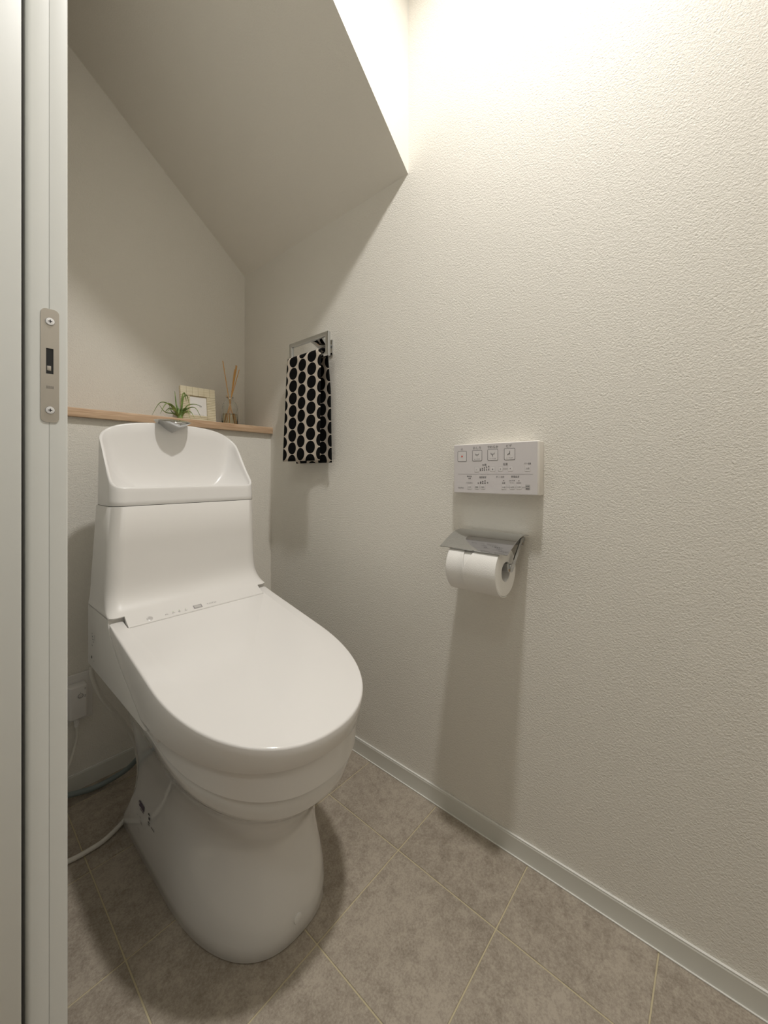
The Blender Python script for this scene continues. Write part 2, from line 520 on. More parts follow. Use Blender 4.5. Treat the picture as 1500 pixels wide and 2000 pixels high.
# floor: grout bed with single tiles
floor = struct(box('floor', (-0.06, XR, YF, YL, -0.05, -0.0012), M['grout'], loc=(0.4, 0.5, 0)), 'grey-brown stone tile floor with beige joints')
TP = 0.2369; GX, GY = 0.4607, 0.5616; J = 0.0013
tile_cache = {}
ix0 = int(math.floor((-0.06 - GX) / TP)); ix1 = int(math.ceil((XR - GX) / TP))
iy0 = int(math.floor((YF - GY) / TP)); iy1 = int(math.ceil((YL - GY) / TP))
for i in range(ix0, ix1):
    for j in range(iy0, iy1):
        x0, x1 = max(GX + i * TP, -0.06) + J, min(GX + (i + 1) * TP, XR) - J
        y0, y1 = max(GY + j * TP, YF) + J, min(GY + (j + 1) * TP, YL) - J
        if x1 - x0 < 0.004 or y1 - y0 < 0.004: continue
        key = (round(x1 - x0, 4), round(y1 - y0, 4))
        if key not in tile_cache:
            w, h = key
            v, f = box_geo(-w / 2, w / 2, -h / 2, h / 2, -0.004, 0.0, bev=0.0006, seg=1)
            me = bpy.data.meshes.new('tile'); me.from_pydata(v, [], f); me.update(); me.materials.append(M['tile'])
            tile_cache[key] = me
        t = bpy.data.objects.new('tile', tile_cache[key])
        COL.objects.link(t); t.parent = floor
        t.location = Vector(((x0 + x1) / 2, (y0 + y1) / 2, 0)) - floor.location

# baseboards: skirting with a soft top edge and a bead of caulk
def skirting(name, prof, axis, a, b, flip):
    v, f = extrude_poly(prof, axis, a, b)
    return mk(name, v, f, M['base'], smooth=40)
T, HB = 0.006, 0.0445
pr = [(XR, 0), (XR - T - 0.001, 0), (XR - T, 0.004), (XR - T, HB - 0.004), (XR - T + 0.0012, HB - 0.0012), (XR - T + 0.003, HB), (XR, HB)]
v, f = extrude_poly(pr, 'y', YF, YL)
bb = struct(mk('baseboard_right', v, f, M['base'], smooth=20, loc=(XR, 0.5, 0)), 'low pale baseboard along the right wall')
box('caulk_bead', (XR - T - 0.0028, XR - T, YF, YL, 0, 0.0026), M['caulk'], bb, bev=0.0008)
box('top_bead', (XR - T + 0.0008, XR - 0.0005, YF, YL, HB - 0.0012, HB + 0.0008), M['caulk'], bb, bev=0.0006)
pr = [(YL, 0), (YL - T - 0.001, 0), (YL - T, 0.004), (YL - T, HB - 0.004), (YL - T + 0.0012, HB - 0.0012), (YL - T + 0.003, HB), (YL, HB)]
v, f = extrude_poly(pr, 'x', XL, XR - T - 0.003)
bb = struct(mk('baseboard_back', v, f, M['base'], smooth=20, loc=(0.4, YL, 0)), 'low pale baseboard behind the toilet')
box('top_bead', (XL, XR - T - 0.003, YL - T + 0.0008, YL - 0.0005, HB - 0.0012, HB + 0.0008), M['caulk'], bb, bev=0.0006)

# wooden ledge on the half wall
tag(box('ledge_shelf', (XL, XR - 0.0005, YL - 0.016, YB, LEDGE - 0.024, LEDGE), M['oak'], bev=0.0012, loc=(0.45, YL, LEDGE)), 'light brown wooden ledge capping the half wall behind the toilet', 'shelf')

# hall outside the doorway (only its light is seen)
struct(box('floor_hall', (-1.30, -0.06, -1.2, 1.7, -0.05, 0), M['hallfloor'], loc=(-0.7, 0, 0)))
struct(box('wall_hall', (-1.36, -1.30, -1.2, 1.7, 0, 2.40), M['hallwall'], loc=(-1.3, 0, 0)))
struct(box('wall_hall_end', (-1.36, -0.06, -1.26, -1.2, 0, 2.40), M['hallwall'], loc=(-0.7, -1.2, 0)))
struct(box('wall_hall_far', (-1.36, -0.06, 1.7, 1.76, 0, 2.40), M['hallwall'], loc=(-0.7, 1.7, 0)))
g = join(box_geo(-0.062, -0.06, YB, 1.7, 0, 2.4), box_geo(-0.062, -0.06, -1.2, YF - 0.08, 0, 2.4))
struct(mk('wall_hall_near', g[0], g[1], M['hallwall'], loc=(-0.06, 0, 0)))
struct(box('ceiling_hall', (-1.36, -0.06, -1.26, 1.76, 2.40, 2.46), M['hallwall'], loc=(-0.7, 0, 2.4)))

# lamps (fixtures of the downlight and of the added hall fill)
dl = thing('downlight', (LAMP.x, LAMP.y, ZC), 'round recessed ceiling downlight above the door side of the toilet room', 'lamp')
v, f = lathe_geo([(0.052, -0.001), (0.066, -0.001), (0.064, -0.006), (0.054, -0.008), (0.052, -0.006)], (LAMP.x, LAMP.y, ZC), seg=40)
mk('trim_ring', v, f[:-2], M['satin'], dl, smooth=40)
v, f = lathe_geo([(0.053, -0.0005), (0.053, -0.0020)], (LAMP.x, LAMP.y, ZC), seg=40)
mk('diffuser', v, f, M['lamp'], dl)
hl = thing('hall_fill_lamp', (-0.62, -0.1, 2.40), 'unseen round ceiling lamp added in the hall as fill light', 'lamp')
v, f = lathe_geo([(0.16, -0.0005), (0.16, -0.02), (0.15, -0.03)], (-0.62, -0.1, 2.40), seg=40)
mk('diffuser', v, f, M['lamp'], hl, smooth=40)

# ------------------------------------------------------------------ sliding door and frame
tr = struct(box('trim_1', (-0.075, 0.0677, 0.615, 0.640, 0, 2.06), M['door'], bev=0.0015, loc=(0, 0.62, 0)), 'pale grey door frame upright at the opening')
struct(box('trim_2', (-0.075, 0.0677, -0.24, 0.615, 2.035, 2.06), M['door'], loc=(0, 0.2, 2.05)))
struct(box('trim_3', (-0.075, 0.0677, -0.24, -0.215, 0, 2.035), M['door'], loc=(0, -0.23, 0)))
DX0, DX1, DY = 0.0734, 0.1136, 0.634
door = bpy.data.objects.new('door_1', None); COL.objects.link(door); door.location = (0.0935, DY, 0.006)
struct(door, 'pale grey sliding door slid open, edge towards the room')
box('slab', (DX0, DX1, DY + 0.006, 1.305, 0.006, 2.05), M['door'], door)
# edge profile: rounded corner on the hall side, fine joint in the middle, small lip on the room side
def edge_prof(x0, x1, r0, r1):
    p = [(x1, DY + 0.006), (x0, DY + 0.006)]
    for k in range(7):
        a = math.pi + k / 6 * math.pi / 2
        p.append((x0 + r0 + r0 * math.cos(a), DY + r0 + r0 * math.sin(a) if r0 < 0.006 else DY + 0.006 + 0.006 * math.sin(a)))
    for k in range(4):
        a = 1.5 * math.pi + k / 3 * math.pi / 2
        p.append((x1 - r1 + r1 * math.cos(a), DY + r1 + r1 * math.sin(a)))
    return p
JX = 0.0952
v, f = extrude_poly(edge_prof(DX0, JX - 0.00015, 0.0055, 0.0002), 'z', 0.006, 2.05); mk('edge_strip', v, f, M['door'], door, smooth=30)
v, f = extrude_poly(edge_prof(JX + 0.00015, DX1, 0.0002, 0.0018), 'z', 0.006, 2.05); mk('edge_strip', v, f, M['door'], door, smooth=30)
# latch plate with a real slot
PX0, PX1, PZ0, PZ1 = 0.0870, 0.1048, 0.9238, 1.0647
HX0, HX1, HZ0, HZ1 = 0.0921, 0.0992, 0.9840, 1.0157
def rounded_rect(x0, x1, z0, z1, r, n=6):
    out = []
    for (cx, cz, a0) in ((x1 - r, z1 - r, 0), (x0 + r, z1 - r, 90), (x0 + r, z0 + r, 180), (x1 - r, z0 + r, 270)):
        for k in range(n + 1):
            a = math.radians(a0 + 90 * k / n)
            out.append((cx + r * math.cos(a), cz + r * math.sin(a)))
    return out
ro = rounded_rect(PX0, PX1, PZ0, PZ1, 0.0055); ri = rounded_rect(HX0, HX1, HZ0, HZ1, 0.0003)
y0, y1 = DY - 0.0008, DY + 0.004
v, f = loft([[(p[0], y1, p[1]) for p in ro], [(p[0], y0, p[1]) for p in ro], [(p[0], y0, p[1]) for p in ri], [(p[0], y1, p[1]) for p in ri]], False, False)
plate = mk('latch_plate', v, f, M['steel'], door, smooth=30); plate['label'] = 'brushed steel latch plate'
box('slot_shade', (HX0 - 0.0005, HX1 + 0.0005, DY - 0.0003, DY + 0.0010, HZ0 - 0.0002, HZ1 + 0.0002), M['dark'], plate)  # shallow dark box painting the shade behind the slot
box('latch_bolt', (HX0 + 0.0008, HX1 - 0.0022, DY - 0.0006, DY + 0.0005, HZ0 + 0.004, HZ0 + 0.010), M['steel'], plate, bev=0.0003)
cen = (PX0 + PX1) / 2
for z in (1.0492, 0.9388):
    v, f = lathe_geo([(0.0048, 0.0006), (0.0048, -0.0004), (0.0043, -0.0012), (0.0020, -0.0014)], (cen, DY - 0.0008, z), 'y', 24)
    s = mk('screw', v, f, M['screw'], plate, smooth=40)
    v, f = join(box_geo(cen - 0.0020, cen + 0.0020, DY - 0.0025, DY - 0.0020, z - 0.0005, z + 0.0005), box_geo(cen - 0.0005, cen + 0.0005, DY - 0.0025, DY - 0.0020, z - 0.0020, z + 0.0020))
    mk('cross_slot', v, f, M['ink'], s)
for k in range(4): box('stamped_mark', (HX0 + 0.0003 + k * 0.0019, HX0 + 0.0016 + k * 0.0019, DY - 0.00095, DY - 0.0008, 0.9655, 0.9690), M['stamp'], plate)
box('handle_plate', (0.0714, DX0, 0.668, 0.706, 0.905, 1.066), M['steel'], door, bev=0.0008)

# ------------------------------------------------------------------ printing helpers
text_cache = {}
def text_geo(s):
    if s in text_cache: return text_cache[s]
    cu = bpy.data.curves.new('t', 'FONT'); cu.body = s; cu.size = 1.0; cu.align_x = 'CENTER'; cu.align_y = 'CENTER'; cu.resolution_u = 2
    o = bpy.data.objects.new('t', cu); COL.objects.link(o)
    dg = bpy.context.evaluated_depsgraph_get(); dg.update()
    ev = o.evaluated_get(dg); me = ev.to_mesh()
    V = [(q.co.x, q.co.y) for q in me.vertices]; Fc = [list(p.vertices) for p in me.polygons]
    ev.to_mesh_clear()
    bpy.data.objects.remove(o, do_unlink=True); bpy.data.curves.remove(cu)
    if V:
        x0, x1 = min(a for a, b in V), max(a for a, b in V); y0, y1 = min(b for a, b in V), max(b for a, b in V)
        V = [(a - (x0 + x1) / 2, b - (y0 + y1) / 2) for a, b in V]
        ext = (x1 - x0, y1 - y0)
    else: ext = (1, 1)
    text_cache[s] = (V, Fc, ext)
    return text_cache[s]

def print_text(name, s, c, U, Vv, n, w, h, mat, parent, lift=0.0003):
    """text stretched into a w x h box centred on c"""
    V, Fc, ext = text_geo(s)
    if not V: return None
    c = Vector(c) + Vector(n) * lift
    kx, ky = w / ext[0], h / ext[1]
    return flat(name, [c + U * (a * kx) + Vv * (b * ky) for a, b in V], Fc, mat, parent)

def print_rect(name, c, U, Vv, n, w, h, mat, parent, lift=0.0003):
    c = Vector(c) + Vector(n) * lift
    return flat(name, [c - U * w / 2 - Vv * h / 2, c + U * w / 2 - Vv * h / 2, c + U * w / 2 + Vv * h / 2, c - U * w / 2 + Vv * h / 2], [[0, 1, 2, 3]], mat, parent)

def print_poly(name, pts2, c, U, Vv, n, mat, parent, lift=0.0003):
    c = Vector(c) + Vector(n) * lift
    return flat(name, [c + U * a + Vv * b for a, b in pts2], [list(range(len(pts2)))], mat, parent)

def print_strokes(name, strokes, wd, c, U, Vv, n, mat, parent, lift=0.0003):
    V, Fc = [], []
    c = Vector(c) + Vector(n) * lift
    for st in strokes:
        for (a, b) in zip(st, st[1:]):
            d = Vector((b[0] - a[0], b[1] - a[1])); L = d.length
            if L == 0: continue
            d /= L; q = Vector((-d.y, d.x)) * wd / 2; e = d * wd * 0.3
            k = len(V)
            for p in (Vector(a) - e - q, Vector(b) + e - q, Vector(b) + e + q, Vector(a) - e + q): V.append(c + U * p.x + Vv * p.y)
            Fc.append([k, k + 1, k + 2, k + 3])
    return flat(name, V, Fc, mat, parent)

def ring_strip(name, outer, inner, c, U, Vv, n, mat, parent, lift=0.0003):
    c = Vector(c) + Vector(n) * lift
    k = len(outer)
    V = [c + U * a + Vv * b for a, b in outer] + [c + U * a + Vv * b for a, b in inner]
    return flat(name, V, [[i, (i + 1) % k, k + (i + 1) % k, k + i] for i in range(k)], mat, parent)

# ------------------------------------------------------------------ toilet
TX = 0.437
toilet = thing('toilet', (TX, 0.86, 0), 'white one-piece toilet with hand-washing tank and closed lid on tiled floor', 'toilet')

def zt(Y): return 0.435 + 0.2 * (Y - 0.488)                      # lid top
SEAM = [(0.76, 0.4105), (0.798, 0.413), (0.835, 0.431), (0.902, 0.462), (0.976, 0.503), (1.0, 0.522)]
def zb(Y): return 0.3975 + 0.05 * (Y - 0.488) if Y < 0.76 else smooth_table(SEAM, Y)
def zseat(Y): return 0.3425 + 0.125 * (Y - 0.494)

def front_outline(hw, yf, flen, n=40, p=2.25):
    """from +x side round the front to -x side (superellipse nose)"""
    out = []
    for k in range(n + 1):
        a = math.pi * k / n
        c, s = math.cos(a), math.sin(a)
        x = hw * math.copysign(abs(c) ** (2 / p), c); y = yf + flen - flen * abs(s) ** (2 / p)
        out.append((x, y))
    return out

def offset_loop(pts, d, fac=None):
    n = len(pts); out = []
    A = sum(pts[i][0] * pts[(i + 1) % n][1] - pts[(i + 1) % n][0] * pts[i][1] for i in range(n))
    sg = 1 if A > 0 else -1
    for i in range(n):
        a, b, c = Vector(pts[i - 1]), Vector(pts[i]), Vector(pts[(i + 1) % n])
        e1 = (b - a).normalized() if (b - a).length > 1e-9 else (c - b).normalized()
        e2 = (c - b).normalized() if (c - b).length > 1e-9 else e1
        n1, n2 = Vector((-e1.y, e1.x)) * sg, Vector((-e2.y, e2.x)) * sg
        m = n1 + n2
        if m.length < 1e-6: m = n1
        m.normalize()
        out.append(tuple(b + m * d * (fac(pts[i]) if fac else 1.0) / max(0.4, m.dot(n1))))
    return out

# pedestal and bowl: plan = nose + sides + rounded tail
def plan(hw, yf, yr, flen, rr, p=2.2, n=44):
    nose = front_outline(hw, yf, flen, n, p)
    pts = list(nose)
    yn = yf + flen
    for k in range(1, 7): pts.append((-hw, yn + (yr - rr - yn) * k / 6))
    for k in range(1, 8):
        a = math.radians(180 - 90 * k / 7); pts.append((-hw + rr + rr * math.cos(a), yr - rr + rr * math.sin(a)))
    for k in range(1, 9): pts.append((-(hw - rr) + 2 * (hw - rr) * k / 8, yr))
    for k in range(1, 8):
        a = math.radians(90 - 90 * k / 7); pts.append((hw - rr + rr * math.cos(a), yr - rr + rr * math.sin(a)))
    for k in range(1, 6): pts.append((hw, yr - rr + (yn - yr + rr) * k / 6))
    return pts
PED = [  # z, half width, front, rear, nose length, tail radius, tilt, exponent, side shift
    (0.0000, 0.1415, 0.5980, 1.140, 0.265, 0.030, 0.000, 2.500, 0.0115),
    (0.0030, 0.1435, 0.5950, 1.142, 0.265, 0.030, 0.000, 2.498, 0.0114),
    (0.0300, 0.1435, 0.5950, 1.125, 0.264, 0.030, 0.000, 2.475, 0.0107),
    (0.0600, 0.1420, 0.5970, 1.100, 0.262, 0.030, 0.000, 2.450, 0.0099),
    (0.0900, 0.1385, 0.6020, 1.082, 0.261, 0.030, 0.000, 2.425, 0.0091),
    (0.1200, 0.1345, 0.6070, 1.065, 0.259, 0.030, 0.000, 2.400, 0.0083),
    (0.1500, 0.1320, 0.6100, 1.055, 0.258, 0.030, 0.010, 2.375, 0.0075),
    (0.1800, 0.1320, 0.6075, 1.046, 0.258, 0.030, 0.020, 2.350, 0.0067),
    (0.2000, 0.1335, 0.6020, 1.046, 0.257, 0.030, 0.030, 2.333, 0.0062),
    (0.2200, 0.1365, 0.5920, 1.046, 0.256, 0.030, 0.040, 2.317, 0.0056),
    (0.2400, 0.1403, 0.5780, 1.046, 0.255, 0.030, 0.060, 2.300, 0.0045),
    (0.2620, 0.1450, 0.5620, 1.046, 0.255, 0.030, 0.080, 2.286, 0.0030),
    (0.2770, 0.1500, 0.5470, 1.046, 0.254, 0.030, 0.095, 2.275, 0.0020),
    (0.2890, 0.1552, 0.5340, 1.046, 0.254, 0.030, 0.110, 2.266, 0.0010),
    (0.2975, 0.1596, 0.5250, 1.046, 0.253, 0.030, 0.120, 2.259, 0.0004),
    (0.3020, 0.1628, 0.5200, 1.046, 0.253, 0.030, 0.125, 2.255, 0.0002),
    (0.3050, 0.1645, 0.5175, 1.046, 0.253, 0.030, 0.125, 2.253, 0.0001),
    (0.3100, 0.1655, 0.5165, 1.046, 0.253, 0.030, 0.125, 2.250, 0.0000),
    (0.3200, 0.1685, 0.5130, 1.046, 0.253, 0.030, 0.125, 2.250, 0.0000),
    (0.3365, 0.1712, 0.5100, 1.046, 0.253, 0.030, 0.125, 2.250, 0.0000),
    (0.3405, 0.1705, 0.5110, 1.046, 0.253, 0.030, 0.125, 2.250, 0.0000),
]
loops = []
for z, hw, yf, yr, fl, rr, tilt, p, sh in PED:
    loops.append([(TX + sh + x, y, z + tilt * max(0, y - yf)) for x, y in plan(hw, yf, yr, fl, rr, p)])
v, f = loft(loops)
bowl = mk('bowl_pedestal', v, f, M['ceramic'], toilet, smooth=50)

# seat ring below the lid
so = front_outline(0.1845, 0.4935, 0.262, 48, 2.2)
so = so + [(-0.1845, 0.80), (-0.1845, 0.90), (0.1845, 0.90), (0.1845, 0.80)]
loops = []
for d, lo_, hi_ in ((0.018, 0.0, None), (0.0105, 0.0, None), (0.0095, 0.001, None), (0.0080, None, -0.003), (0.010, None, -0.001)):
    q = offset_loop(so, d)
    loops.append([(TX + x, y, zseat(y) + lo_ if hi_ is None else max(zseat(y) + 0.004, min(zb(y), 0.44) + hi_)) for x, y in q])
v, f = loft(loops)
mk('seat', v, f, M['plastic'], toilet, smooth=28)

# lid with its two hinge arms
LID_HW = 0.190
TONG_HW, TONG_Y = 0.162, 0.9592
lo = front_outline(LID_HW, 0.488, 0.268, 56, 2.2)
for y in (0.80, 0.85, 0.90, 0.95): lo.append((-LID_HW, y))
NG = TONG_HW + 0.0012
lo += [(-LID_HW + 0.001, 0.992), (-LID_HW + 0.005, 0.996), (-NG - 0.004, 0.996), (-NG, 0.993), (-NG, 0.975), (-NG, TONG_Y + 0.003), (-NG + 0.003, TONG_Y)]
for k in range(1, 12): lo.append((-NG + 0.003 + (2 * NG - 0.006) * k / 12, TONG_Y))
lo += [(NG - 0.003, TONG_Y), (NG, TONG_Y + 0.003), (NG, 0.975), (NG, 0.993), (NG + 0.004, 0.996), (LID_HW - 0.005, 0.996), (LID_HW - 0.001, 0.992)]
for y in (0.95, 0.90, 0.85, 0.80): lo.append((LID_HW, y))
def crown(x, y): return 0.0025 * (1 - min(1, (x / 0.19) ** 2)) * min(1, max(0, (y - 0.488) / 0.1))
lf = lambda p: 0.22 if p[1] > 0.955 else 1.0
li1, li2, li3 = offset_loop(lo, 0.0008, lf), offset_loop(lo, 0.0020, lf), offset_loop(lo, 0.0040, lf)
dr = lambda p: max(0.15, min(1.0, 1.0 - (p[1] - 0.62) / 0.18))   # slight undercut of the skirt
loops = [[(TX + x, y, zb(y)) for x, y in offset_loop(lo, 0.012, dr)], [(TX + x, y, zb(y)) for x, y in offset_loop(lo, 0.0068, dr)], [(TX + x, y, zb(y) + 0.0012) for x, y in offset_loop(lo, 0.0058, dr)],
         [(TX + x, y, zt(y) - 0.0036 * lf((x, y))) for x, y in lo], [(TX + x, y, zt(y) - 0.0016 * lf((x, y))) for x, y in li1], [(TX + x, y, zt(y) - 0.0005 * lf((x, y))) for x, y in li2], [(TX + x, y, zt(y)) for x, y in li3]]
v, f = loft(loops, True, True)
lid = mk('lid', v, f, M['lidmat'], toilet, smooth=35)

# body under the tank, with the raked front edge that meets the lid
prof = [(1.166, 0.400), (1.166, 0.546), (1.002, 0.546), (0.9985, 0.530), (0.976, 0.500), (0.902, 0.459), (0.835, 0.4285), (0.798, 0.4105), (0.776, 0.400)]
v, f = extrude_poly(prof, 'x', TX - 0.190, TX + 0.190)
v, f = bevel_geo(v, f, 0.003, 2, 40, keep=lambda c: c.z < 0.54)
body = mk('washlet_body', v, f, M['satin'], toilet, smooth=30)
v, f = extrude_poly([(0.80, 0.388), (0.80, 0.405), (0.740, 0.402), (0.748, 0.388)], 'x', TX - 0.1800, TX + 0.1800)
v, f = bevel_geo(v, f, 0.003, 2, 40)
mk('body_underside', v, f, M['satin'], toilet, smooth=30)

# tank: rounded box that sweeps forward into the control strip
def rrect_plan(hw, y0, y1, r, r2=None, m=10, n=8, front=None):
    r2 = r if r2 is None else r2
    out = []
    def edge(a, b, k): return [(a[0] + (b[0] - a[0]) * i / k, a[1] + (b[1] - a[1]) * i / k) for i in range(1, k)]
    def arc(cx, cy, rr, a0):
        return [(cx + rr * math.cos(math.radians(a0 + 90 * i / n)), cy + rr * math.sin(math.radians(a0 + 90 * i / n))) for i in range(n + 1)]
    c1 = arc(-hw + r, y0 + r, r, 180); c2 = arc(hw - r, y0 + r, r, 270); c3 = arc(hw - r2, y1 - r2, r2, 0); c4 = arc(-hw + r2, y1 - r2, r2, 90)
    out += c1 + ([(q, y0) for q in front] if front else edge(c1[-1], c2[0], m * 2)) + c2 + edge(c2[-1], c3[0], m) + c3 + edge(c3[-1], c4[0], m * 2) + c4 + edge(c4[-1], c1[0], m)
    return out
TANK = [  # z, half width, front, rear, radius
    (0.5475, 0.1900, 0.9900, 1.166, 0.014), (0.5500, 0.1900, 0.9940, 1.166, 0.018), (0.5540, 0.1890, 1.0000, 1.166, 0.022), (0.5600, 0.1880, 1.0065, 1.166, 0.025), (0.5680, 0.1870, 1.0130, 1.166, 0.027),
    (0.5780, 0.1862, 1.0190, 1.166, 0.029), (0.5900, 0.1855, 1.0235, 1.166, 0.030), (0.6050, 0.1850, 1.0260, 1.166, 0.030), (0.6300, 0.1840, 1.0270, 1.165, 0.030),
    (0.7000, 0.1815, 1.0255, 1.162, 0.030), (0.7842, 0.1784, 1.0235, 1.159, 0.030), (0.7850, 0.1776, 1.0243, 1.158, 0.030)]
TONG = [(0.5150, 0.9632), (0.5290, 0.9622), (0.5305, 0.9630), (0.5318, 0.9650), (0.5360, 0.9725), (0.5400, 0.9790), (0.5438, 0.9848)]   # z, front of the control strip
def tank_loop(z, hw, y0, y1, r, r2, ty=None):
    out = []
    for x, y in rrect_plan(hw, y0, y1, r, r2, front=[q * min(1.0, (hw - r - 0.0008) / TONG_HW) for q in [-TONG_HW, -TONG_HW + 0.0004] + [-TONG_HW + 0.0004 + (2 * TONG_HW - 0.0008) * i / 20 for i in range(1, 20)] + [TONG_HW - 0.0004, TONG_HW]]):
        inside = ty is not None and abs(x) < TONG_HW - 0.0002 and y < y0 + 0.0005
        out.append((TX + x, ty if inside else y, z if (inside or ty is None) else 0.5450))
    return out
loops = [tank_loop(z, 0.1900, 0.9920, 1.166, 0.012, 0.006, ty) for z, ty in TONG]
for z, hw, y0, y1, r in TANK:
    loops.append(tank_loop(z, hw, y0, y1, r, 0.006 + 0.014 * max(0, min(1, (z - 0.6) / 0.18))))
v, f = loft(loops)
tank = mk('tank', v, f, M['satin'], toilet, smooth=50)
v, f = loft([[(TX + x, y, z) for x, y in rrect_plan(0.1755, 1.0265, 1.157, 0.028, 0.02)] for z in (0.7840, 0.7870)])
mk('tank_seam', v, f, M['seam'], toilet)
# icons on the strip
tn = Vector((0, -0.57, 1)).normalized(); tu = Vector((1, 0, 0)); tv = tn.cross(tu)
def strip_pt(x, t=0.0062): return Vector((TX + x, 0.9650 + t, 0.5318 + t * 0.57))
v, f = disc_geo(strip_pt(-0.118) , tn, 0.0062, 0.0006, 24); mk('round_sensor', v, f, M['silver'], tank, smooth=30)
print_rect('square_button', strip_pt(-0.012), tu, tv, tn, 0.020, 0.0105, M['grey'], tank, 0.0004)
print_rect('square_button_face', strip_pt(-0.012), tu, tv, tn, 0.016, 0.0080, M['silver'], tank, 0.0007)
for k, x in enumerate((-0.083, -0.068, -0.054, -0.040)):
    st = [[(math.cos(a) * 0.0026, math.sin(a) * 0.0018) for a in [math.radians(q) for q in range(-20 + 40 * k, 230 + 40 * k, 25)]]]
    print_strokes('strip_icon', st, 0.0007, strip_pt(x, 0.0050), tu, tv, tn, M['grey'], tank, 0.0004)
    if k: print_rect('strip_led', strip_pt(x, 0.0090), tu, tv, tn, 0.0014, 0.0012, M['greenled'], tank, 0.0004)
print_text('maker_mark', 'TOTO', strip_pt(0.022, 0.0062), tu, tv, tn, 0.024, 0.0042, M['grey'], tank, 0.0004)

# hand-wash basin on top of the tank
RIM = [(0, 0.829), (0.14, 0.829), (0.165, 0.8305), (0.182, 0.838), (0.197, 0.850), (0.215, 0.870), (0.235, 0.895), (0.255, 0.922), (0.275, 0.945), (0.298, 0.964), (0.321, 0.977), (0.35, 0.987), (0.40, 0.9945), (0.469, 0.997)]
bp_ = rrect_plan(0.1783, 1.0232, 1.160, 0.030, 0.034, m=14, n=12)
def shr(pts, d): return offset_loop(pts, d)
bz = 0.7862
out_lo = [(x, y) for x, y in bp_]
per = [0.0]
for i in range(1, len(bp_) + 1): per.append(per[-1] + (Vector(bp_[i % len(bp_)]) - Vector(bp_[i - 1])).length)
i0 = min(range(len(bp_)), key=lambda i: (abs(bp_[i][0]) if bp_[i][1] < 1.05 else 9))
half = per[-1] / 2
rimz = []
for i in range(len(bp_)):
    d = abs(per[i] - per[i0]); d = min(d, per[-1] - d)
    rimz.append(smooth_table(RIM, d / half * 0.469))
loops = [[(TX + x, y, bz) for x, y in shr(bp_, 0.0008)], [(TX + x, y, bz + 0.0008) for x, y in bp_]]
tops = shr(bp_, 0.0022)
for t in (0.25, 0.5, 0.75, 0.96):
    loops.append([(TX + bp_[i][0] * (1 - t) + TX * 0 + tops[i][0] * t, bp_[i][1] * (1 - t) + tops[i][1] * t, bz + 0.0015 + (rimz[i] - 0.003 - bz - 0.0015) * t) for i in range(len(bp_))])
for d, dz in ((0.0032, 0.0), (0.0055, 0.0008), (0.0080, 0.0), (0.0098, -0.0030)):
    q = shr(bp_, d)
    loops.append([(TX + q[i][0], q[i][1], rimz[i] + dz - 0.0008) for i in range(len(bp_))])
qin = shr(bp_, 0.0100)
bcx, bcy, bfz = 0.0, 1.080, 0.800
for k in range(1, 13):
    a = k / 12 * math.pi / 2
    s = 1 - 0.72 * (1 - math.cos(a)) ** 1.15; dr = math.sin(a)
    loops.append([(TX + bcx + (qin[i][0] - bcx) * s, bcy + (qin[i][1] - bcy) * s, rimz[i] - 0.004 - (rimz[i] - 0.004 - bfz) * dr) for i in range(len(bp_))])
v, f = loft(loops, True, True)
basin = mk('tank_lid_basin', v, f, M['basin'], toilet, smooth=60)
bm = bmesh.new(); bm.from_mesh(basin.data); bm.verts.ensure_lookup_table()
nb_ = len(bp_); first = 10 * nb_
inner = [q for q in bm.verts if q.index >= first + nb_]
for _ in range(14): bmesh.ops.smooth_vert(bm, verts=inner, factor=0.5, use_axis_x=True, use_axis_y=True, use_axis_z=True)
bm.to_mesh(basin.data); bm.free()
basin['label'] = 'hand-washing basin that forms the tank top'

# spout: chrome leaf over the back rim
FX, FZ = TX - 0.004, 0.9965
loops = []
secs = 14
for k in range(secs + 1):
    t = k / secs                      # 0 at the back rim, 1 at the tip
    y = 1.163 - 0.070 * t
    wdt = 0.042 * math.sqrt(max(0.0, 1 - (max(0, t - 0.35) / 0.653) ** 2.4))
    top = FZ + 0.009 - 0.012 * t * t
    th = 0.034 * (1 - t) ** 0.6 + 0.003
    L = []
    for q in range(24):
        a = 2 * math.pi * q / 24
        cxx, szz = math.cos(a), math.sin(a)
        dz = 0.004 * szz if szz > 0 else -th * (1 - abs(cxx) ** 1.35)
        L.append((FX + wdt * cxx, y, top + dz))
    loops.append(L)
v, f = loft(loops)
sp_ = mk('spout', v, f, M['chrome'], toilet, smooth=60); sp_['label'] = 'chrome leaf-shaped spout'

# things found by looking from the eye at the finished ceramic surfaces
def bvh_of(o):
    vs = [Vector(q.co) + world_origin(o) for q in o.data.vertices]
    return BVHTree.FromPolygons(vs, [list(p.vertices) for p in o.data.polygons])
B_bowl, B_body, B_tank = bvh_of(bowl), bvh_of(body), bvh_of(tank)
EYEV = Vector((0, 0, EYE))
def hit(b, px, py):
    loc, n, i, d = b.ray_cast(EYEV, px_dir(px, py))
    if loc is None: return None, None
    if n.dot(px_dir(px, py)) > 0: n = -n
    return loc, n
p, n = hit(B_bowl, 581.5, 1793)
if p is not None:
    v, f = disc_geo(p, n, 0.0085, 0.0022, 28, dome=0.0008)
    mk('screw_cap', v, f, M['ceramic'], toilet, smooth=40)
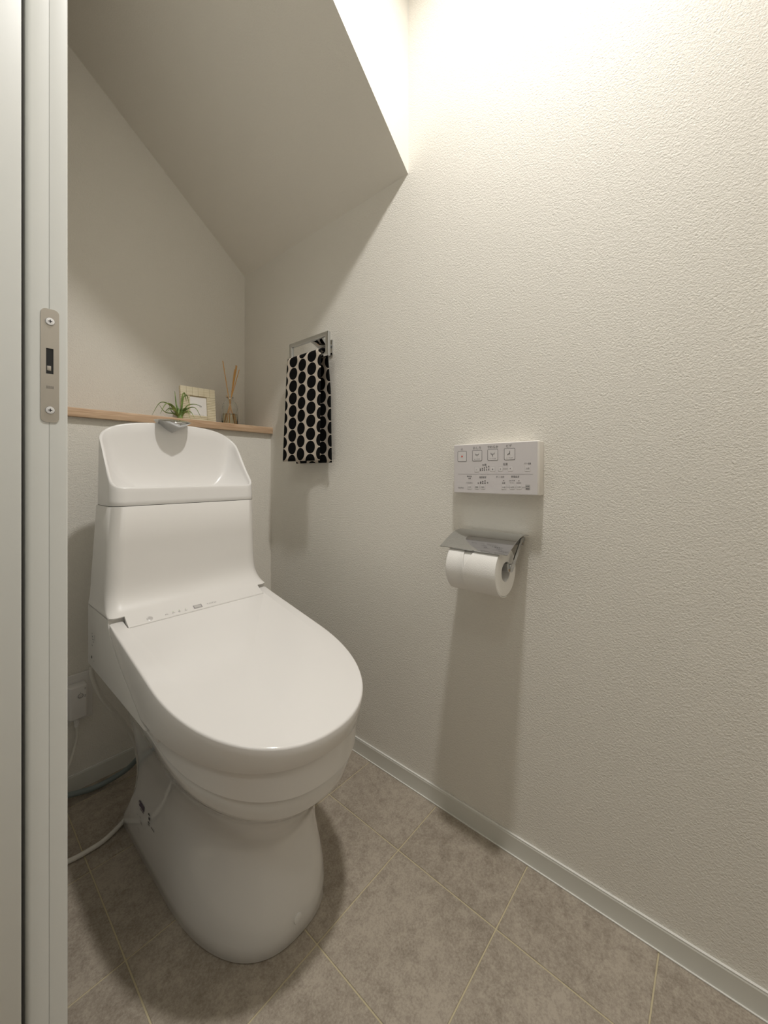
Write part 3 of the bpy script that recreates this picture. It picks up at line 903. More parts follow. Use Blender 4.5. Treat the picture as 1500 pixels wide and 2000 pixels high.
# printed labels on the pedestal side
p, n = hit(B_bowl, 284, 1588)
if p is not None:
    lu = Vector((0, -1, 0)); lu = (lu - n * lu.dot(n)).normalized(); lv = n.cross(lu)
    def frame(px, py):
        q, m = hit(B_bowl, px, py)
        if q is None: q, m = p, n
        a_ = Vector((0, -1, 0)); a_ = (a_ - m * a_.dot(m)).normalized()
        return q, a_, m.cross(a_), m
    LF = 0.0012
    q, lu, lv, m = frame(277, 1573)
    print_poly('side_emblem', [(0.009 * math.cos(a) - 0.008, 0.0056 * math.sin(a)) for a in [math.radians(t) for t in range(60, 301, 20)]] + [(0.018, -0.0050), (0.018, 0.0050)], q, lu, lv, m, M['purple'], toilet, LF)
    print_poly('side_emblem_eye', [(0.0028 * math.cos(a) - 0.012, 0.0031 * math.sin(a)) for a in [math.radians(t) for t in range(0, 360, 30)]], q, lu, lv, m, M['midgrey'], toilet, LF + 0.0004)
    print_rect('side_emblem_line', q - lv * 0.0080 + lu * 0.006, lu, lv, m, 0.022, 0.0018, M['purple'], toilet, LF)
    for (px, py, w, h) in [(292, 1590.5, 0.009, 0.0030), (292.5, 1598.5, 0.008, 0.0055), (291.5, 1606, 0.010, 0.0018), (291.5, 1610.5, 0.010, 0.0014), (299, 1620, 0.018, 0.0016)]:
        q, lu, lv, m = frame(px, py); print_rect('side_label_line', q, lu, lv, m, w, h, M['ink'], toilet, LF)
    for (px, py, w) in [(269.5, 1590, 0.010), (275, 1596, 0.016), (276, 1605, 0.022), (277, 1609, 0.022), (271.5, 1618, 0.016), (272.5, 1625, 0.010)]:
        q, lu, lv, m = frame(px, py); print_rect('side_fine_print', q, lu, lv, m, w * 0.62, 0.0013, M['grey'], toilet, LF)
# printed notices on the body side below the tank
su, sv, sn = Vector((0, -1, 0)), Vector((0, 0, 1)), Vector((-1, 0, 0))
def side_print(px, py, w, h, mat, nm):
    q = px_on_x(px, py, TX - 0.190)
    print_rect(nm, q, su, sv, sn, w * 0.62, h * 0.62, mat, toilet, 0.0006)
for k, (px, py, w, h) in enumerate([(180.5, 1237, 0.006, 0.004), (181, 1243, 0.012, 0.004), (182, 1249, 0.014, 0.003), (183, 1254, 0.010, 0.003), (180.5, 1260, 0.010, 0.004), (185.5, 1246, 0.003, 0.022), (179.5, 1283, 0.010, 0.010), (184, 1291, 0.010, 0.002)]):
    side_print(px, py, w, h, M['grey'] if k != 6 else M['ink'], 'notice_print')

# ------------------------------------------------------------------ wall remote
RX = XR - 0.030
rem = thing('remote_control', (XR, 0.394, 0.872), 'white wall remote control with button rows above the paper holder', 'remote control')
RY0, RY1, RZ0, RZ1 = 0.2918, 0.4972, 0.8135, 0.9300
box('case', (RX, XR - 0.0005, RY0, RY1, RZ0, RZ1), M['remoteside'], rem, bev=0.0026, seg=4)
face = box('face', (RX - 0.0007, RX + 0.001, RY0 + 0.0032, RY1 - 0.0015, RZ0 + 0.0015, RZ1 - 0.0015), M['remote'], rem, bev=0.0004, seg=1)
for yy in (RY0 + 0.012, RY1 - 0.012): box('hanger_slot', (RX + 0.010, XR - 0.004, yy - 0.007, yy + 0.007, RZ1 - 0.0004, RZ1 + 0.0002), M['dark'], rem)
RU, RV, RN = Vector((0, -1, 0)), Vector((0, 0, 1)), Vector((-1, 0, 0))
FXP = RX - 0.0007
def rz(zx, zy): return px_on_x(880 + zx / 7.895, 850 + zy / 7.895, FXP)
def rw(zx, zy, w, h):
    """size in metres of a w x h patch of the close-up at zx, zy"""
    return (rz(zx - w / 2, zy) - rz(zx + w / 2, zy)).length, (rz(zx, zy - h / 2) - rz(zx, zy + h / 2)).length
def rtext(s, zx, zy, w, h, mat=None):
    a, b = rw(zx, zy, w, h); print_text('lettering', s, rz(zx, zy), RU, RV, RN, a, b, mat or M['ink'], face)
def rrectp(zx, zy, w, h, mat, nm='printed_mark'):
    a, b = rw(zx, zy, w, h); print_rect(nm, rz(zx, zy), RU, RV, RN, a, b, mat, face)
def rbutton(zx, zy, w, h, frame, big):
    a, b = rw(zx, zy, w, h); c = rz(zx, zy)
    rr_ = rounded_rect(c.y - a / 2, c.y + a / 2, c.z - b / 2, c.z + b / 2, 0.0018 if frame else 0.0011, 4)
    ri_ = rounded_rect(c.y - a / 2 + 0.0002, c.y + a / 2 - 0.0002, c.z - b / 2 + 0.0002, c.z + b / 2 - 0.0002, 0.0016 if frame else 0.0009, 4)
    v, f = loft([[(FXP + 0.0003, p[0], p[1]) for p in rr_], [(FXP - 0.0002, p[0], p[1]) for p in rr_], [(FXP - 0.0004, p[0], p[1]) for p in ri_]])
    bt = mk('button', v, f, M['button'], rem, smooth=20)
    if frame:
        o = rounded_rect(-a / 2 - 0.0009, a / 2 + 0.0009, -b / 2 - 0.0009, b / 2 + 0.0009, 0.0024, 4); i = rounded_rect(-a / 2, a / 2, -b / 2, b / 2, 0.0018, 4)
        ring_strip('button_outline', o, i, c, RU, RV, RN, M['outline'], bt)
    else:
        o = rounded_rect(-a / 2 - 0.0004, a / 2 + 0.0004, -b / 2 - 0.0004, b / 2 + 0.0004, 0.0012, 3); i = rounded_rect(-a / 2, a / 2, -b / 2, b / 2, 0.001, 3)
        ring_strip('button_outline', o, i, c, RU, RV, RN, M['midgrey'], bt, 0.0002)
    return bt, c, a, b
def btext(bt, c, s, a, b, dx=0, dz=0, mat=None):
    print_text('lettering', s, c + RU * dx + RV * dz, RU, RV, RN, a, b, mat or M['ink'], bt, 0.0008)
def bstroke(bt, c, st, wd, mat=None): print_strokes('pictogram', st, wd, c, RU, RV, RN, mat or M['ink'], bt, 0.0008)

# top row
bt, c, a, b = rbutton(179, 328, 130, 150, True, True)
print_poly('red_dot', [(0.0021 * math.cos(q), 0.0021 * math.sin(q)) for q in [math.radians(t) for t in range(0, 360, 30)]], c, RU, RV, RN, M['red'], bt, 0.0008)
bstroke(bt, c + RV * 0.0048, [[(-0.005, 0), (0.005, 0)]], 0.0003, M['midgrey'])
rtext('止', 176, 212, 34, 36)
for zx, zy, w, h, s, tx, ty, tw, thh in ((410, 315, 140, 158, 'おしり', 409, 196, 118, 42), (651, 303, 150, 164, 'やわらか', 652, 180, 165, 42), (910, 291, 158, 170, 'ビデ', 903, 163, 84, 46)):
    bt, c, a, b = rbutton(zx, zy, w, h, True, True)
    rtext(s, tx, ty, tw, thh)
    if s != 'ビデ':
        bstroke(bt, c, [[(-0.0046, 0.0046), (-0.0032, 0.0012), (-0.0012, 0.0022), (0.0, 0.0006), (0.0012, 0.0022), (0.0032, 0.0012), (0.0046, 0.0046)]], 0.0008)
        bstroke(bt, c, [[(0, -0.0008), (0, -0.0038)]] + ([[(-0.0007, -0.0008), (0, -0.0038), (0.0007, -0.0008)]] if s == 'やわらか' else []), 0.0005, M['grey'])
    else:
        bstroke(bt, c, [[(0.0003, 0.0060), (0.0006, 0.0060)]], 0.0016)
        bstroke(bt, c, [[(0.0006, 0.0040), (0.0004, 0.0010), (-0.0026, 0.0004), (-0.0046, -0.0014)]], 0.0012)
        bstroke(bt, c, [[(0.0012, -0.0006), (0.0014, -0.0026)]], 0.0005, M['grey'])
    btext(bt, c, 'ムーブ入/切', a * 0.62, 0.0024, 0, -b * 0.34)
# second row
rtext('水勢', 521, 459, 68, 38); rtext('位置', 845, 446, 72, 36); rtext('パワー脱臭', 1186, 439, 112, 30)
for zx, zy, w, h, s, sw, sh in ((403, 532, 66, 70, '-', .35, .0007), (650, 525, 70, 72, '+', .34, .0022), (770, 520, 66, 66, '▲', .2, .0020), (923, 517, 76, 74, '▼', .26, .0022), (1187, 513, 84, 84, '入/切', .66, .0038)):
    bt, c, a, b = rbutton(zx, zy, w, h, False, False)
    if s in '▲▼':
        k = 1 if s == '▲' else -1
        print_poly('arrow', [(-0.0011, -0.0009 * k), (0.0011, -0.0009 * k), (0, 0.0012 * k)][::k], c, RU, RV, RN, M['ink'], bt, 0.0008)
    elif s == '-': bstroke(bt, c, [[(-0.0015, 0), (0.0015, 0)]], 0.0006)
    elif s == '+': bstroke(bt, c, [[(-0.0014, 0), (0.0014, 0)], [(0, -0.0014), (0, 0.0014)]], 0.0007)
    else: btext(bt, c, s, a * sw, sh)
for k, zx in enumerate((460, 491, 524, 557, 590)):
    rrectp(zx, 542 - k * 2, 15, 14, M['ink']); 
    for q in range(k + 1): rrectp(zx, 530 - k * 2 - q * 9, 12, 6, M['grey'])
    rrectp(zx, 521 - k * 10, 16, 12, M['ink'])
rrectp(846, 518, 72, 10, M['midgrey'])
# dividing line
a = rz(115, 600); bq = rz(1275, 586)
flat('divider_line', [a + RV * 0.0003 + RN * 0.0003, a - RV * 0.0003 + RN * 0.0003, Vector((a.x, bq.y, a.z - 0.0003)) + RN * 0.0003, Vector((a.x, bq.y, a.z + 0.0003)) + RN * 0.0003], [[0, 1, 2, 3]], M['grey'], face)
# third rows
rtext('電池交換', 291, 635, 74, 22); rrectp(284, 667, 22, 14, M['grey']); rrectp(303, 666, 10, 20, M['ink'])
rtext('ノズルきれい', 292, 734, 104, 26)
rtext('温度設定', 497, 648, 108, 32); rtext('オート設定', 766, 643, 126, 30); rtext('節電設定', 998, 640, 126, 32)
rtext('低', 428, 738, 22, 24); rtext('高', 571, 733, 24, 24)
for k, zx in enumerate((466, 498, 532)):
    rrectp(zx, 741, 16, 16, M['ink'])
    for q in range(k + 1): rrectp(zx, 729 - q * 9, 12, 6, M['grey'])
    rrectp(zx, 722 - k * 9, 18, 12, M['ink'])
rtext('洗浄', 819, 737, 50, 26); rtext('タイマー', 948, 736, 70, 22); rtext('おまかせ', 1054, 736, 74, 24)
for zx in (820, 1056): rrectp(zx, 701, 12, 12, M['ink'])
rtext('6h', 910, 701, 20, 16); rrectp(931, 701, 11, 11, M['ink']); rtext('9h', 962, 701, 20, 16); rrectp(984, 701, 11, 11, M['ink'])
for zx, zy, w, h, s in ((292, 799, 60, 62, '入/切'), (405, 800, 62, 62, '便座'), (500, 799, 66, 62, '温水'), (820, 803, 68, 66, '入/切'), (951, 802, 72, 66, '入/切'), (1057, 801, 72, 66, '入/切')):
    bt, c, a, b = rbutton(zx, zy, w, h, False, False); btext(bt, c, s, a * 0.72, b * 0.34)
c0 = (1190, 800); rrectp(c0[0], c0[1], 74, 74, M['midgrey']); 
a, b = rw(1190, 790, 54, 22)
print_text('lettering', '設定', rz(1190, 788), RU, RV, RN, a, b, M['ink'], face, 0.0006); print_text('lettering', '確認', rz(1190, 824), RU, RV, RN, a, b, M['ink'], face, 0.0006)
rrectp(886, 802, 54, 7, M['midgrey']); rrectp(1003, 801, 26, 7, M['midgrey']); rrectp(1125, 801, 56, 7, M['midgrey']); rrectp(453, 799, 26, 7, M['midgrey'])
rtext('TOTO', 160, 813, 86, 20)

# ------------------------------------------------------------------ paper holder and roll
ph = thing('paper_holder', (XR, 0.400, 0.70), 'chrome toilet paper holder with curved cover plate under the remote', 'paper holder')
CY0, CY1 = 0.3225, 0.4790
cov = [(XR - 0.006, 0.7245), (XR - 0.020, 0.7275), (XR - 0.036, 0.7280), (XR - 0.054, 0.7255), (XR - 0.072, 0.7205), (XR - 0.090, 0.7125), (XR - 0.108, 0.7040), (XR - 0.119, 0.6985)]
cv = [(p.x, p.y) for p in catmull([(a, b, 0) for a, b in cov], 4)]
low = []
for i, pnt in enumerate(cv):
    a, b = Vector(cv[max(i - 1, 0)]), Vector(cv[min(i + 1, len(cv) - 1)])
    t = (b - a).normalized(); nn = Vector((-t.y, t.x))
    if nn.y > 0: nn = -nn
    low.append((pnt[0] + nn.x * 0.0014, pnt[1] + nn.y * 0.0014))
v, f = extrude_poly(cv + low[::-1], 'y', CY0, CY1)
mk('cover', v, f, M['chrome'], ph, smooth=40)
box('wall_bracket', (XR - 0.006, XR - 0.0005, CY0 + 0.012, CY1 - 0.012, 0.700, 0.7235), M['chrome'], ph, bev=0.002)
for y in (CY0 + 0.010, CY1 - 0.010):
    s = 1 if y < 0.4 else -1
    v, f = extrude_poly([(XR - 0.004, 0.7205), (XR - 0.026, 0.7185), (XR - 0.078, 0.667), (XR - 0.080, 0.656), (XR - 0.072, 0.655), (XR - 0.022, 0.7100), (XR - 0.004, 0.7110)], 'y', y - 0.0012, y + 0.0012)
    mk('side_arm', v, f, M['chrome'], ph)
    v, f = box_geo(XR - 0.081, XR - 0.067, min(y, y + s * 0.020), max(y, y + s * 0.020), 0.655, 0.672, bev=0.003)
    mk('spindle_tab', v, f, M['chrome'], ph, smooth=40)
RCX, RCZ, RR = XR - 0.0800, 0.6550, 0.0502
RY_0, RY_1 = 0.3425, 0.4565
seg = 64
roll = thing('toilet_paper', (RCX, 0.40, RCZ), 'white toilet paper roll hanging in the chrome holder', 'toilet paper')
def ringp(r, y, sq=0.0): return [(RCX + r * math.cos(2 * math.pi * k / seg), y, RCZ + r * math.sin(2 * math.pi * k / seg)) for k in range(seg)]
rin = 0.0215
core_c = 0.0
v, f = loft([ringp(rin, RY_0), ringp(RR - 0.001, RY_0), ringp(RR, RY_0 + 0.001), ringp(RR, RY_1 - 0.001), ringp(RR - 0.001, RY_1), ringp(rin, RY_1), ringp(rin, RY_0)], False, False)
mk('wound_paper', v, f, M['paper'], roll, smooth=40)
v, f = loft([ringp(rin - 0.0002, RY_0 + 0.0005), ringp(rin - 0.0012, RY_0 + 0.0005), ringp(rin - 0.0012, RY_1 - 0.0005), ringp(rin - 0.0002, RY_1 - 0.0005), ringp(rin - 0.0002, RY_0 + 0.0005)], False, False)
mk('core', v, f, M['card'], roll, smooth=40)
# outer turn folded to a point: a sheet that follows the roll, its upper edge cut to a V
V, Fc = [], []
na, nb = 26, 48
for i in range(nb + 1):
    y = RY_0 + (RY_1 - RY_0) * i / nb
    s = (y - RY_0) / (RY_1 - RY_0)                     # 0 right end, 1 left end
    d = s - 0.63
    atop = 100 - (120 - 0) * math.exp(-(abs(d) / (0.30 if d < 0 else 0.085)) ** 1.3)
    atop = 98 - 92 * max(0.0, 1 - abs(d) / (0.62 if d < 0 else 0.12)) ** (2.2 if d < 0 else 1.3)
    for j in range(na + 1):
        ang = math.radians(180 - (-95 + (atop + 95) * j / na))
        r = RR + 0.0014 + 0.0014 * (j / na) ** 3
        V.append((RCX + r * math.cos(ang), y, RCZ + r * math.sin(ang)))
for i in range(nb):
    for j in range(na): Fc.append([i * (na + 1) + j, (i + 1) * (na + 1) + j, (i + 1) * (na + 1) + j + 1, i * (na + 1) + j + 1])
o = mk('folded_sheet', V, Fc, M['paper'], roll, smooth=60)
md = o.modifiers.new('thickness', 'SOLIDIFY'); md.thickness = 0.0016; md.offset = 0

# ------------------------------------------------------------------ towel ring and towel
tr_ = thing('towel_ring', (XR, 1.03, 1.27), 'chrome rectangular towel ring fixed to the papered wall', 'towel ring')
TX0, TX1 = XR - 0.056, XR - 0.046
ya, yb_, za, zb_ = 0.930, 1.133, 1.229, 1.306
bw = 0.0140
o_ = rounded_rect(ya, yb_, za, zb_, 0.003, 3); i_ = rounded_rect(ya + bw, yb_ - bw, za + bw, zb_ - bw, 0.002, 3)
v, f = loft([[(TX1, p[0], p[1]) for p in o_], [(TX0, p[0], p[1]) for p in o_], [(TX0, p[0], p[1]) for p in i_], [(TX1, p[0], p[1]) for p in i_], [(TX1, p[0], p[1]) for p in o_]], False, False)
v, f = bevel_geo(v, f, 0.001, 2, 50)
mk('ring_frame', v, f, M['chrome'], tr_, smooth=40)
path = catmull([(XR - 0.002, 1.00, 1.275), (XR - 0.018, 1.00, 1.279), (XR - 0.036, 1.00, 1.290), (XR - 0.051, 1.00, 1.300)], 8)
loops = []
for i, p in enumerate(path):
    t = (path[min(i + 1, len(path) - 1)] - path[max(i - 1, 0)]).normalized(); nn = Vector((-t.z, 0, t.x))
    w = 0.020 + 0.014 * (i / (len(path) - 1)) ** 2
    th = 0.012 * (1 - 0.5 * i / (len(path) - 1))
    loops.append([p + Vector((0, -w, 0)) - nn * th, p + Vector((0, w, 0)) - nn * th, p + Vector((0, w, 0)) + nn * 0.003, p + Vector((0, -w, 0)) + nn * 0.003])
v, f = loft(loops); v, f = bevel_geo(v, f, 0.002, 2, 50)
mk('bracket_arm', v, f, M['chrome'], tr_, smooth=40)
box('wall_plate', (XR - 0.005, XR - 0.0005, 0.968, 1.032, 1.250, 1.300), M['chrome'], tr_, bev=0.002)

# towel: one cloth over the lower bar, front fall and rear fall
twl = None
V, Fc, UV = [], [], []
NY = 26
barz = za + 0.0135
def towel_pt(s, q):
    """s across (0 right edge .. 1 left edge), q along (0 front hem .. 1 rear hem)"""
    FL, RL = 0.345, 0.352
    tot = FL + RL + 0.07
    d = q * tot
    if d < FL:
        t = d / FL                 # 0 hem, 1 at bar
        z = 0.9015 + (barz + 0.004 - 0.9015) * t
        x = XR - 0.066 - 0.004 * (1 - t) + 0.002 * math.sin(3.2 * s * math.pi + 0.5) * (1 - 0.5 * t) + 0.004 * t
        y = 0.9585 + 0.185 * s - (0.012 * (s - 0.1)) * t + 0.004 * (1 - t) * (s - 0.5)
    elif d < FL + 0.07:
        t = (d - FL) / 0.07; a = math.pi * t
        x = XR - 0.049 - 0.013 * math.cos(a); z = barz + 0.004 + 0.011 * math.sin(a)
        y = 0.9585 + 0.185 * s - 0.012 * (s - 0.1)
    else:
        t = (d - FL - 0.07) / RL
        z = barz + 0.004 - (barz + 0.004 - 0.8955) * t
        x = XR - 0.036 + 0.010 * min(1, t * 3) + 0.006 * t + 0.003 * math.sin(2.5 * s * math.pi)
        y = 0.9555 + 0.188 * s - 0.010 * (s - 0.1) * (1 - t)
        x = min(x, XR - 0.009)
    return (x, y, z), (y + 0.02, z)
NQ = 60
for i in range(NY + 1):
    for j in range(NQ + 1):
        p, uv = towel_pt(i / NY, j / NQ); V.append(p); UV.append(uv)
for i in range(NY):
    for j in range(NQ): Fc.append([i * (NQ + 1) + j, (i + 1) * (NQ + 1) + j, (i + 1) * (NQ + 1) + j + 1, i * (NQ + 1) + j + 1])
tw = mk('hand_towel', V, Fc, M['towel'], None, smooth=60, loc=(XR - 0.05, 1.05, 1.24))
uvl = tw.data.uv_layers.new(name='cloth')
for lp in tw.data.loops:
    co = tw.data.vertices[lp.vertex_index].co + tw.location
    uvl.data[lp.index].uv = (co.y + 0.005, co.z)
md = tw.modifiers.new('thickness', 'SOLIDIFY'); md.thickness = 0.004; md.offset = 0
tag(tw, 'folded oatmeal hand towel with black dots hanging from the chrome ring', 'towel')

# ------------------------------------------------------------------ things on the ledge
# photo frame
PF = thing('photo_frame', (0.630, 1.425, LEDGE), 'small cream inlaid photo frame with white card on the ledge', 'photo frame')
fw, fh, fb, ft = 0.121, 0.133, 0.031, 0.014
tilt = math.radians(6); rot = math.radians(-3)
Rm = Matrix.Translation(Vector((0.630, 1.425, LEDGE + 0.001))) @ Matrix.Rotation(rot, 4, 'Z') @ Matrix.Rotation(-tilt, 4, 'X')
def fpart(name, b, mat, parent, bev=0.0006):
    v, f = box_geo(*b, bev=bev, seg=1)
    return mk(name, [Rm @ Vector(q) for q in v], f, mat, parent, smooth=30)
sl_h = 0.0062
k = 0; z = 0.0
while z < fh - fb - 0.001:                       # ribs of the two uprights
    z1 = min(z + sl_h, fh - fb)
    for s in (-1, 1):
        x0, x1 = (-fw / 2, -fw / 2 + fb) if s < 0 else (fw / 2 - fb, fw / 2)
        fpart('rib', (x0, x1, 0, ft, z, z1 - 0.0004), M['bamboo'], PF, 0.0007)
    z = z1
x = -fw / 2
while x < fw / 2 - 0.001:                        # ribs of the top rail
    x1 = min(x + 0.0202, fw / 2); fpart('rib', (x, x1 - 0.0003, 0, ft, fh - fb, fh), M['bamboo'], PF, 0.0005); x = x1
z = 0
while z < fb - 0.004:                            # ribs of the bottom rail
    fpart('rib', (-fw / 2 + fb, fw / 2 - fb, 0.0002, ft, z, z + sl_h - 0.0004), M['bamboo'], PF, 0.0007); z += sl_h
fpart('back_board', (-fw / 2 + 0.001, fw / 2 - 0.001, ft, ft + 0.004, 0.001, fh - 0.001), M['card'], PF)
card = fpart('card', (-fw / 2 + fb, fw / 2 - fb, 0.0055, 0.0065, fb - 0.004, fh - fb), M['card'], PF, 0)
fpart('inner_lip', (-fw / 2 + fb - 0.001, fw / 2 - fb + 0.001, 0.0048, 0.0054, fh - fb - 0.003, fh - fb + 0.001), M['grout'], PF, 0)
mk('pane', [Rm @ Vector(q) for q in ((-fw / 2 + fb, 0.0042, fb - 0.004), (fw / 2 - fb, 0.0042, fb - 0.004), (fw / 2 - fb, 0.0042, fh - fb), (-fw / 2 + fb, 0.0042, fh - fb))], [[0, 1, 2, 3]], M['thinglass'], PF)
cu, cvv, cn = (Rm.to_3x3() @ Vector((1, 0, 0))), (Rm.to_3x3() @ Vector((0, 0, 1))), (Rm.to_3x3() @ Vector((0, -1, 0)))
cc = Rm @ Vector((0.004, 0.0055, 0.066))
print_strokes('handwriting', [[(-0.008, 0.0045), (-0.003, 0.005), (0.001, 0.0042), (0.0005, -0.001)], [(0.005, 0.005), (0.003, 0.001), (0.004, -0.003), (0.0075, -0.0015), (0.007, 0.001), (0.004, 0.0)]], 0.0007, cc, cu, cvv, cn, M['ink'], card, 0.0003)
print_strokes('handwriting', [[(-0.020, -0.031), (-0.010, -0.032), (0.002, -0.031), (0.016, -0.032)]], 0.0004, cc, cu, cvv, cn, M['grey'], card, 0.0003)
v, f = extrude_poly([(ft + 0.004, 0.10), (ft + 0.006, 0.10), (0.050, 0.0), (0.047, 0.0)], 'x', -0.02, 0.02)
mk('easel_leg', [Rm @ Vector(q) for q in v], f, M['card'], PF)

# reed diffuser
DC = Vector((0.742, 1.420, LEDGE))
rd = thing('reed_diffuser', DC, 'clear glass reed diffuser bottle with rattan sticks beside the photo frame', 'reed diffuser')
outp = [(0.0, 0.0005), (0.0270, 0.0005), (0.0292, 0.0035), (0.0295, 0.050), (0.0290, 0.068), (0.0262, 0.082), (0.0205, 0.093), (0.0140, 0.099), (0.0108, 0.103), (0.0105, 0.109), (0.0128, 0.1105), (0.0128, 0.1130)]
inp = [(0.0090, 0.1130), (0.0085, 0.1030), (0.0120, 0.0975), (0.0188, 0.0910), (0.0244, 0.0805), (0.0270, 0.0670), (0.0275, 0.050), (0.0272, 0.0065), (0.0, 0.0045)]
v, f = lathe_geo(outp[1:] + inp[:-1], DC, seg=36); mk('bottle', v, f, M['glass'], rd, smooth=50)
v, f = lathe_geo([(0.0268, 0.0068), (0.0273, 0.008), (0.0273, 0.047), (0.0272, 0.0475)], DC, seg=36); mk('liquid', v, f, M['liquid'], rd, smooth=50)
for (bx, by, tx, ty, tz_) in ((0.018, 0.004, -0.026, 0.004, 0.246), (-0.014, 0.008, 0.022, -0.006, 0.238), (-0.016, -0.008, 0.031, 0.004, 0.239), (-0.020, 0.002, 0.036, -0.004, 0.224), (-0.010, -0.014, 0.024, 0.010, 0.225), (0.020, -0.006, -0.012, 0.003, 0.118)):
    # all sticks pass through the neck
    bot = Vector((bx, by, 0.008)); top = Vector((tx, ty, tz_))
    nk = Vector((0.004 * (1 if tx > 0 else -1), 0.0, 0.106))
    path = [DC + bot, DC + bot.lerp(nk, 0.5), DC + nk, DC + nk.lerp(top, 0.5), DC + top]
    v, f = tube_geo(path, 0.0015, 8); mk('reed', v, f, M['reed'], rd, smooth=50)
v, f = lathe_geo([(0.006, 0.0), (0.007, 0.001), (0.007, 0.006), (0.005, 0.007)], DC + Vector((-0.014, -0.031, 0)), seg=16)
mk('blue_tab', v, f, M['blue'], rd, smooth=40)

# air plant
AP = Vector((0.542, 1.372, LEDGE))
ap = thing('air_plant', AP, 'small green air plant with curling leaves in front of the photo frame', 'plant')
leafs = [  # end offset (x along wall, y depth, z), bend height
    (-0.085, 0.004, 0.006, 0.044), (-0.068, -0.020, 0.012, 0.040), (-0.060, 0.016, 0.048, 0.012), (-0.050, -0.020, 0.020, 0.022), (-0.030, 0.020, 0.062, 0.010),
    (-0.012, 0.012, 0.098, 0.030), (0.022, 0.004, 0.066, 0.088), (0.034, 0.008, 0.058, 0.082), (0.060, -0.020, 0.052, 0.050), (0.058, -0.030, 0.010, 0.036), (0.034, -0.034, 0.006, 0.020),
    (0.020, -0.030, 0.006, 0.030), (0.040, 0.010, 0.030, 0.020), (-0.018, -0.034, 0.016, 0.022), (0.010, 0.018, 0.040, 0.030), (-0.040, 0.022, 0.024, 0.030), (0.014, -0.016, 0.050, 0.018)]
for k, (ex, ey, ez, hb) in enumerate(leafs):
    a = AP + Vector((0.004 * (1 if ex > 0 else -1), 0.003 * (1 if ey > 0 else -1), 0.012))
    m1 = AP + Vector((ex * 0.32, ey * 0.32, 0.012 + hb * 0.75)); m2 = AP + Vector((ex * 0.70, ey * 0.72, max(0.010 + hb * 0.95, 0.4 * (ez + hb))))
    e = AP + Vector((ex, ey, max(ez, 0.006)))
    path = catmull([a, m1, m2, e], 6)
    v, f = tube_geo(path, lambda t: 0.0042 * (1 - t) ** 0.7 * (0.75 + 0.5 * math.sin(min(1, t * 3) * math.pi / 2)) * 0.9 + 0.0003, 6, flatten=0.55)
    mk('leaf', v, f, M['leaf'], ap, smooth=60)
v, f = lathe_geo([(0.003, 0.0), (0.008, 0.003), (0.009, 0.009), (0.006, 0.018), (0.002, 0.022)], AP, seg=14); mk('bulb', v, f, M['leaf'], ap, smooth=60)

# ------------------------------------------------------------------ socket, plug, cords
so_ = thing('wall_outlet', (0.256, YL, 0.253), 'white wall socket plate on the half wall near the floor', 'outlet')
box('plate', (0.221, 0.2915, YL - 0.008, YL - 0.0005, 0.190, 0.316), M['satin'], so_, bev=0.002, seg=3)
box('inner_frame', (0.233, 0.280, YL - 0.0095, YL - 0.007, 0.200, 0.306), M['satin'], so_, bev=0.001)
pl = thing('power_plug', (0.253, YL - 0.03, 0.25), 'white earth-leakage power plug pushed into the wall socket', 'plug')
pv = [(0.2320, YL - 0.012), (0.2320, YL - 0.030), (0.2365, YL - 0.043), (0.2690, YL - 0.043), (0.2730, YL - 0.038), (0.2730, YL - 0.012)]
v, f = extrude_poly(pv, 'z', 0.2105, 0.2960); v, f = bevel_geo(v, f, 0.0028, 3, 30)
mk('body', v, f, M['plastic'], pl, smooth=35)
v, f = lathe_geo([(0.0052, 0.002), (0.0052, -0.0006), (0.0040, -0.0022), (0.002, -0.0026)], (0.2575, YL - 0.043, 0.2700), 'y', 20); mk('test_button', v, f, M['silver'], pl, smooth=40)
v, f = lathe_geo([(0.0062, 0.0005), (0.0062, -0.0004)], (0.2575, YL - 0.043, 0.2700), 'y', 20); mk('button_ring', v, f, M['grey'], pl)
for (x, z, w, h) in ((0.2575, 0.2785, 0.0012, 0.0012), (0.2675, 0.2690, 0.002, 0.002), (0.2675, 0.2655, 0.003, 0.0018), (0.2675, 0.2880, 0.004, 0.0012), (0.2675, 0.2850, 0.003, 0.0012)):
    print_rect('plug_mark', Vector((x, YL - 0.043, z)), Vector((1, 0, 0)), Vector((0, 0, 1)), Vector((0, -1, 0)), w, h, M['grey'], pl, 0.0003)
prof = [(0.0075, 0.0), (0.0072, -0.004)]
for k in range(5): prof += [(0.0068 - k * 0.0003, -0.005 - k * 0.004), (0.0058 - k * 0.0003, -0.006 - k * 0.004), (0.0058 - k * 0.0003, -0.0075 - k * 0.004), (0.0066 - k * 0.0003, -0.0085 - k * 0.004)]
PC = Vector((0.2520, YL - 0.028, 0.2110))
v, f = lathe_geo(prof, PC, seg=18); mk('strain_relief', v, f, M['plastic'], pl, smooth=50)
path = catmull([PC + Vector((0, 0, -0.022)), PC + Vector((0.0, -0.002, -0.055)), PC + Vector((-0.012, -0.012, -0.095)), PC + Vector((-0.034, -0.03, -0.135)), PC + Vector((-0.07, -0.06, -0.165)), PC + Vector((-0.12, -0.10, -0.185))], 8)
v, f = tube_geo(path, 0.0034, 10); mk('cord', v, f, M['cord'], pl, smooth=60)
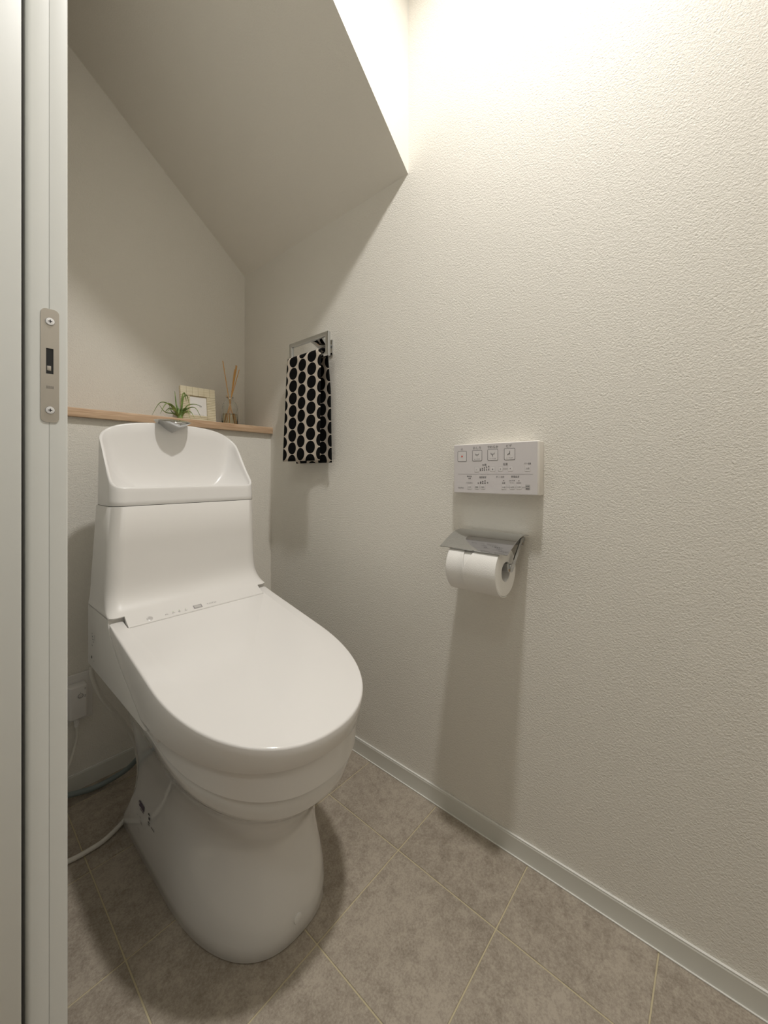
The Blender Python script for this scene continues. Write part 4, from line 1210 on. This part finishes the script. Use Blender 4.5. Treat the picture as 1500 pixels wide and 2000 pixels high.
path = catmull([(0.229, YL - 0.010, 0.2050), (0.228, YL - 0.022, 0.196), (0.219, YL - 0.030, 0.180), (0.20, YL - 0.034, 0.160), (0.16, YL - 0.004, 0.15)], 6)
v, f = tube_geo(path, 0.0013, 8); tag(mk('earth_wire', v, f, M['teal'], None, smooth=60, loc=(0.236, YL - 0.012, 0.214)), 'thin green earth wire curling below the socket plug', 'wire')

def on_plane_y(px, py, Y):
    u = (px - CX) / F; X = Y * (SN + u * CS) / (CS - u * SN); d = X * SN + Y * CS
    return Vector((X, Y, EYE + (HOR - py) / F * d))
def on_floor(px, py, z=0.0):
    d = F * (z - EYE) / (HOR - py); u = (px - CX) / F
    return Vector((d * (u * CS + SN), d * (CS - u * SN), z))
# white cable from under the tank to the floor
pts = [on_plane_y(179, 1303, 1.150), on_plane_y(182, 1328, 1.155), on_plane_y(203, 1368, 1.160), on_plane_y(240, 1408, 1.165), on_plane_y(262, 1445, 1.168), on_plane_y(271, 1490, 1.168), on_plane_y(269, 1530, 1.165), on_plane_y(257, 1572, 1.155),
       on_floor(243, 1601, 0.008), on_floor(205, 1640, 0.0055), on_floor(165, 1666, 0.0055), on_floor(130, 1684, 0.0055), on_floor(85, 1703, 0.0055)]
v, f = tube_geo(catmull(pts, 8), 0.0052, 10)
tag(mk('cable', v, f, M['cord'], None, smooth=60, loc=pts[8]), 'white cable dropping from under the tank and lying on the tiles', 'cable')
# grey water hose along the half wall
pts = [on_plane_y(310, 1440, 1.16), on_plane_y(292, 1458, 1.20), on_plane_y(270, 1480, 1.24), on_plane_y(248, 1502, 1.265), on_plane_y(215, 1523, 1.278), on_plane_y(180, 1540, 1.285), on_plane_y(130, 1554, 1.288), on_plane_y(70, 1566, 1.288)]
pts = [Vector((p.x, p.y, max(p.z, 0.0085))) for p in pts]
v, f = tube_geo(catmull(pts, 8), 0.0068, 12)
tag(mk('water_hose', v, f, M['hose'], None, smooth=60, loc=(0.30, 1.28, 0.0)), 'grey water hose bending from behind the pedestal along the half wall', 'hose')
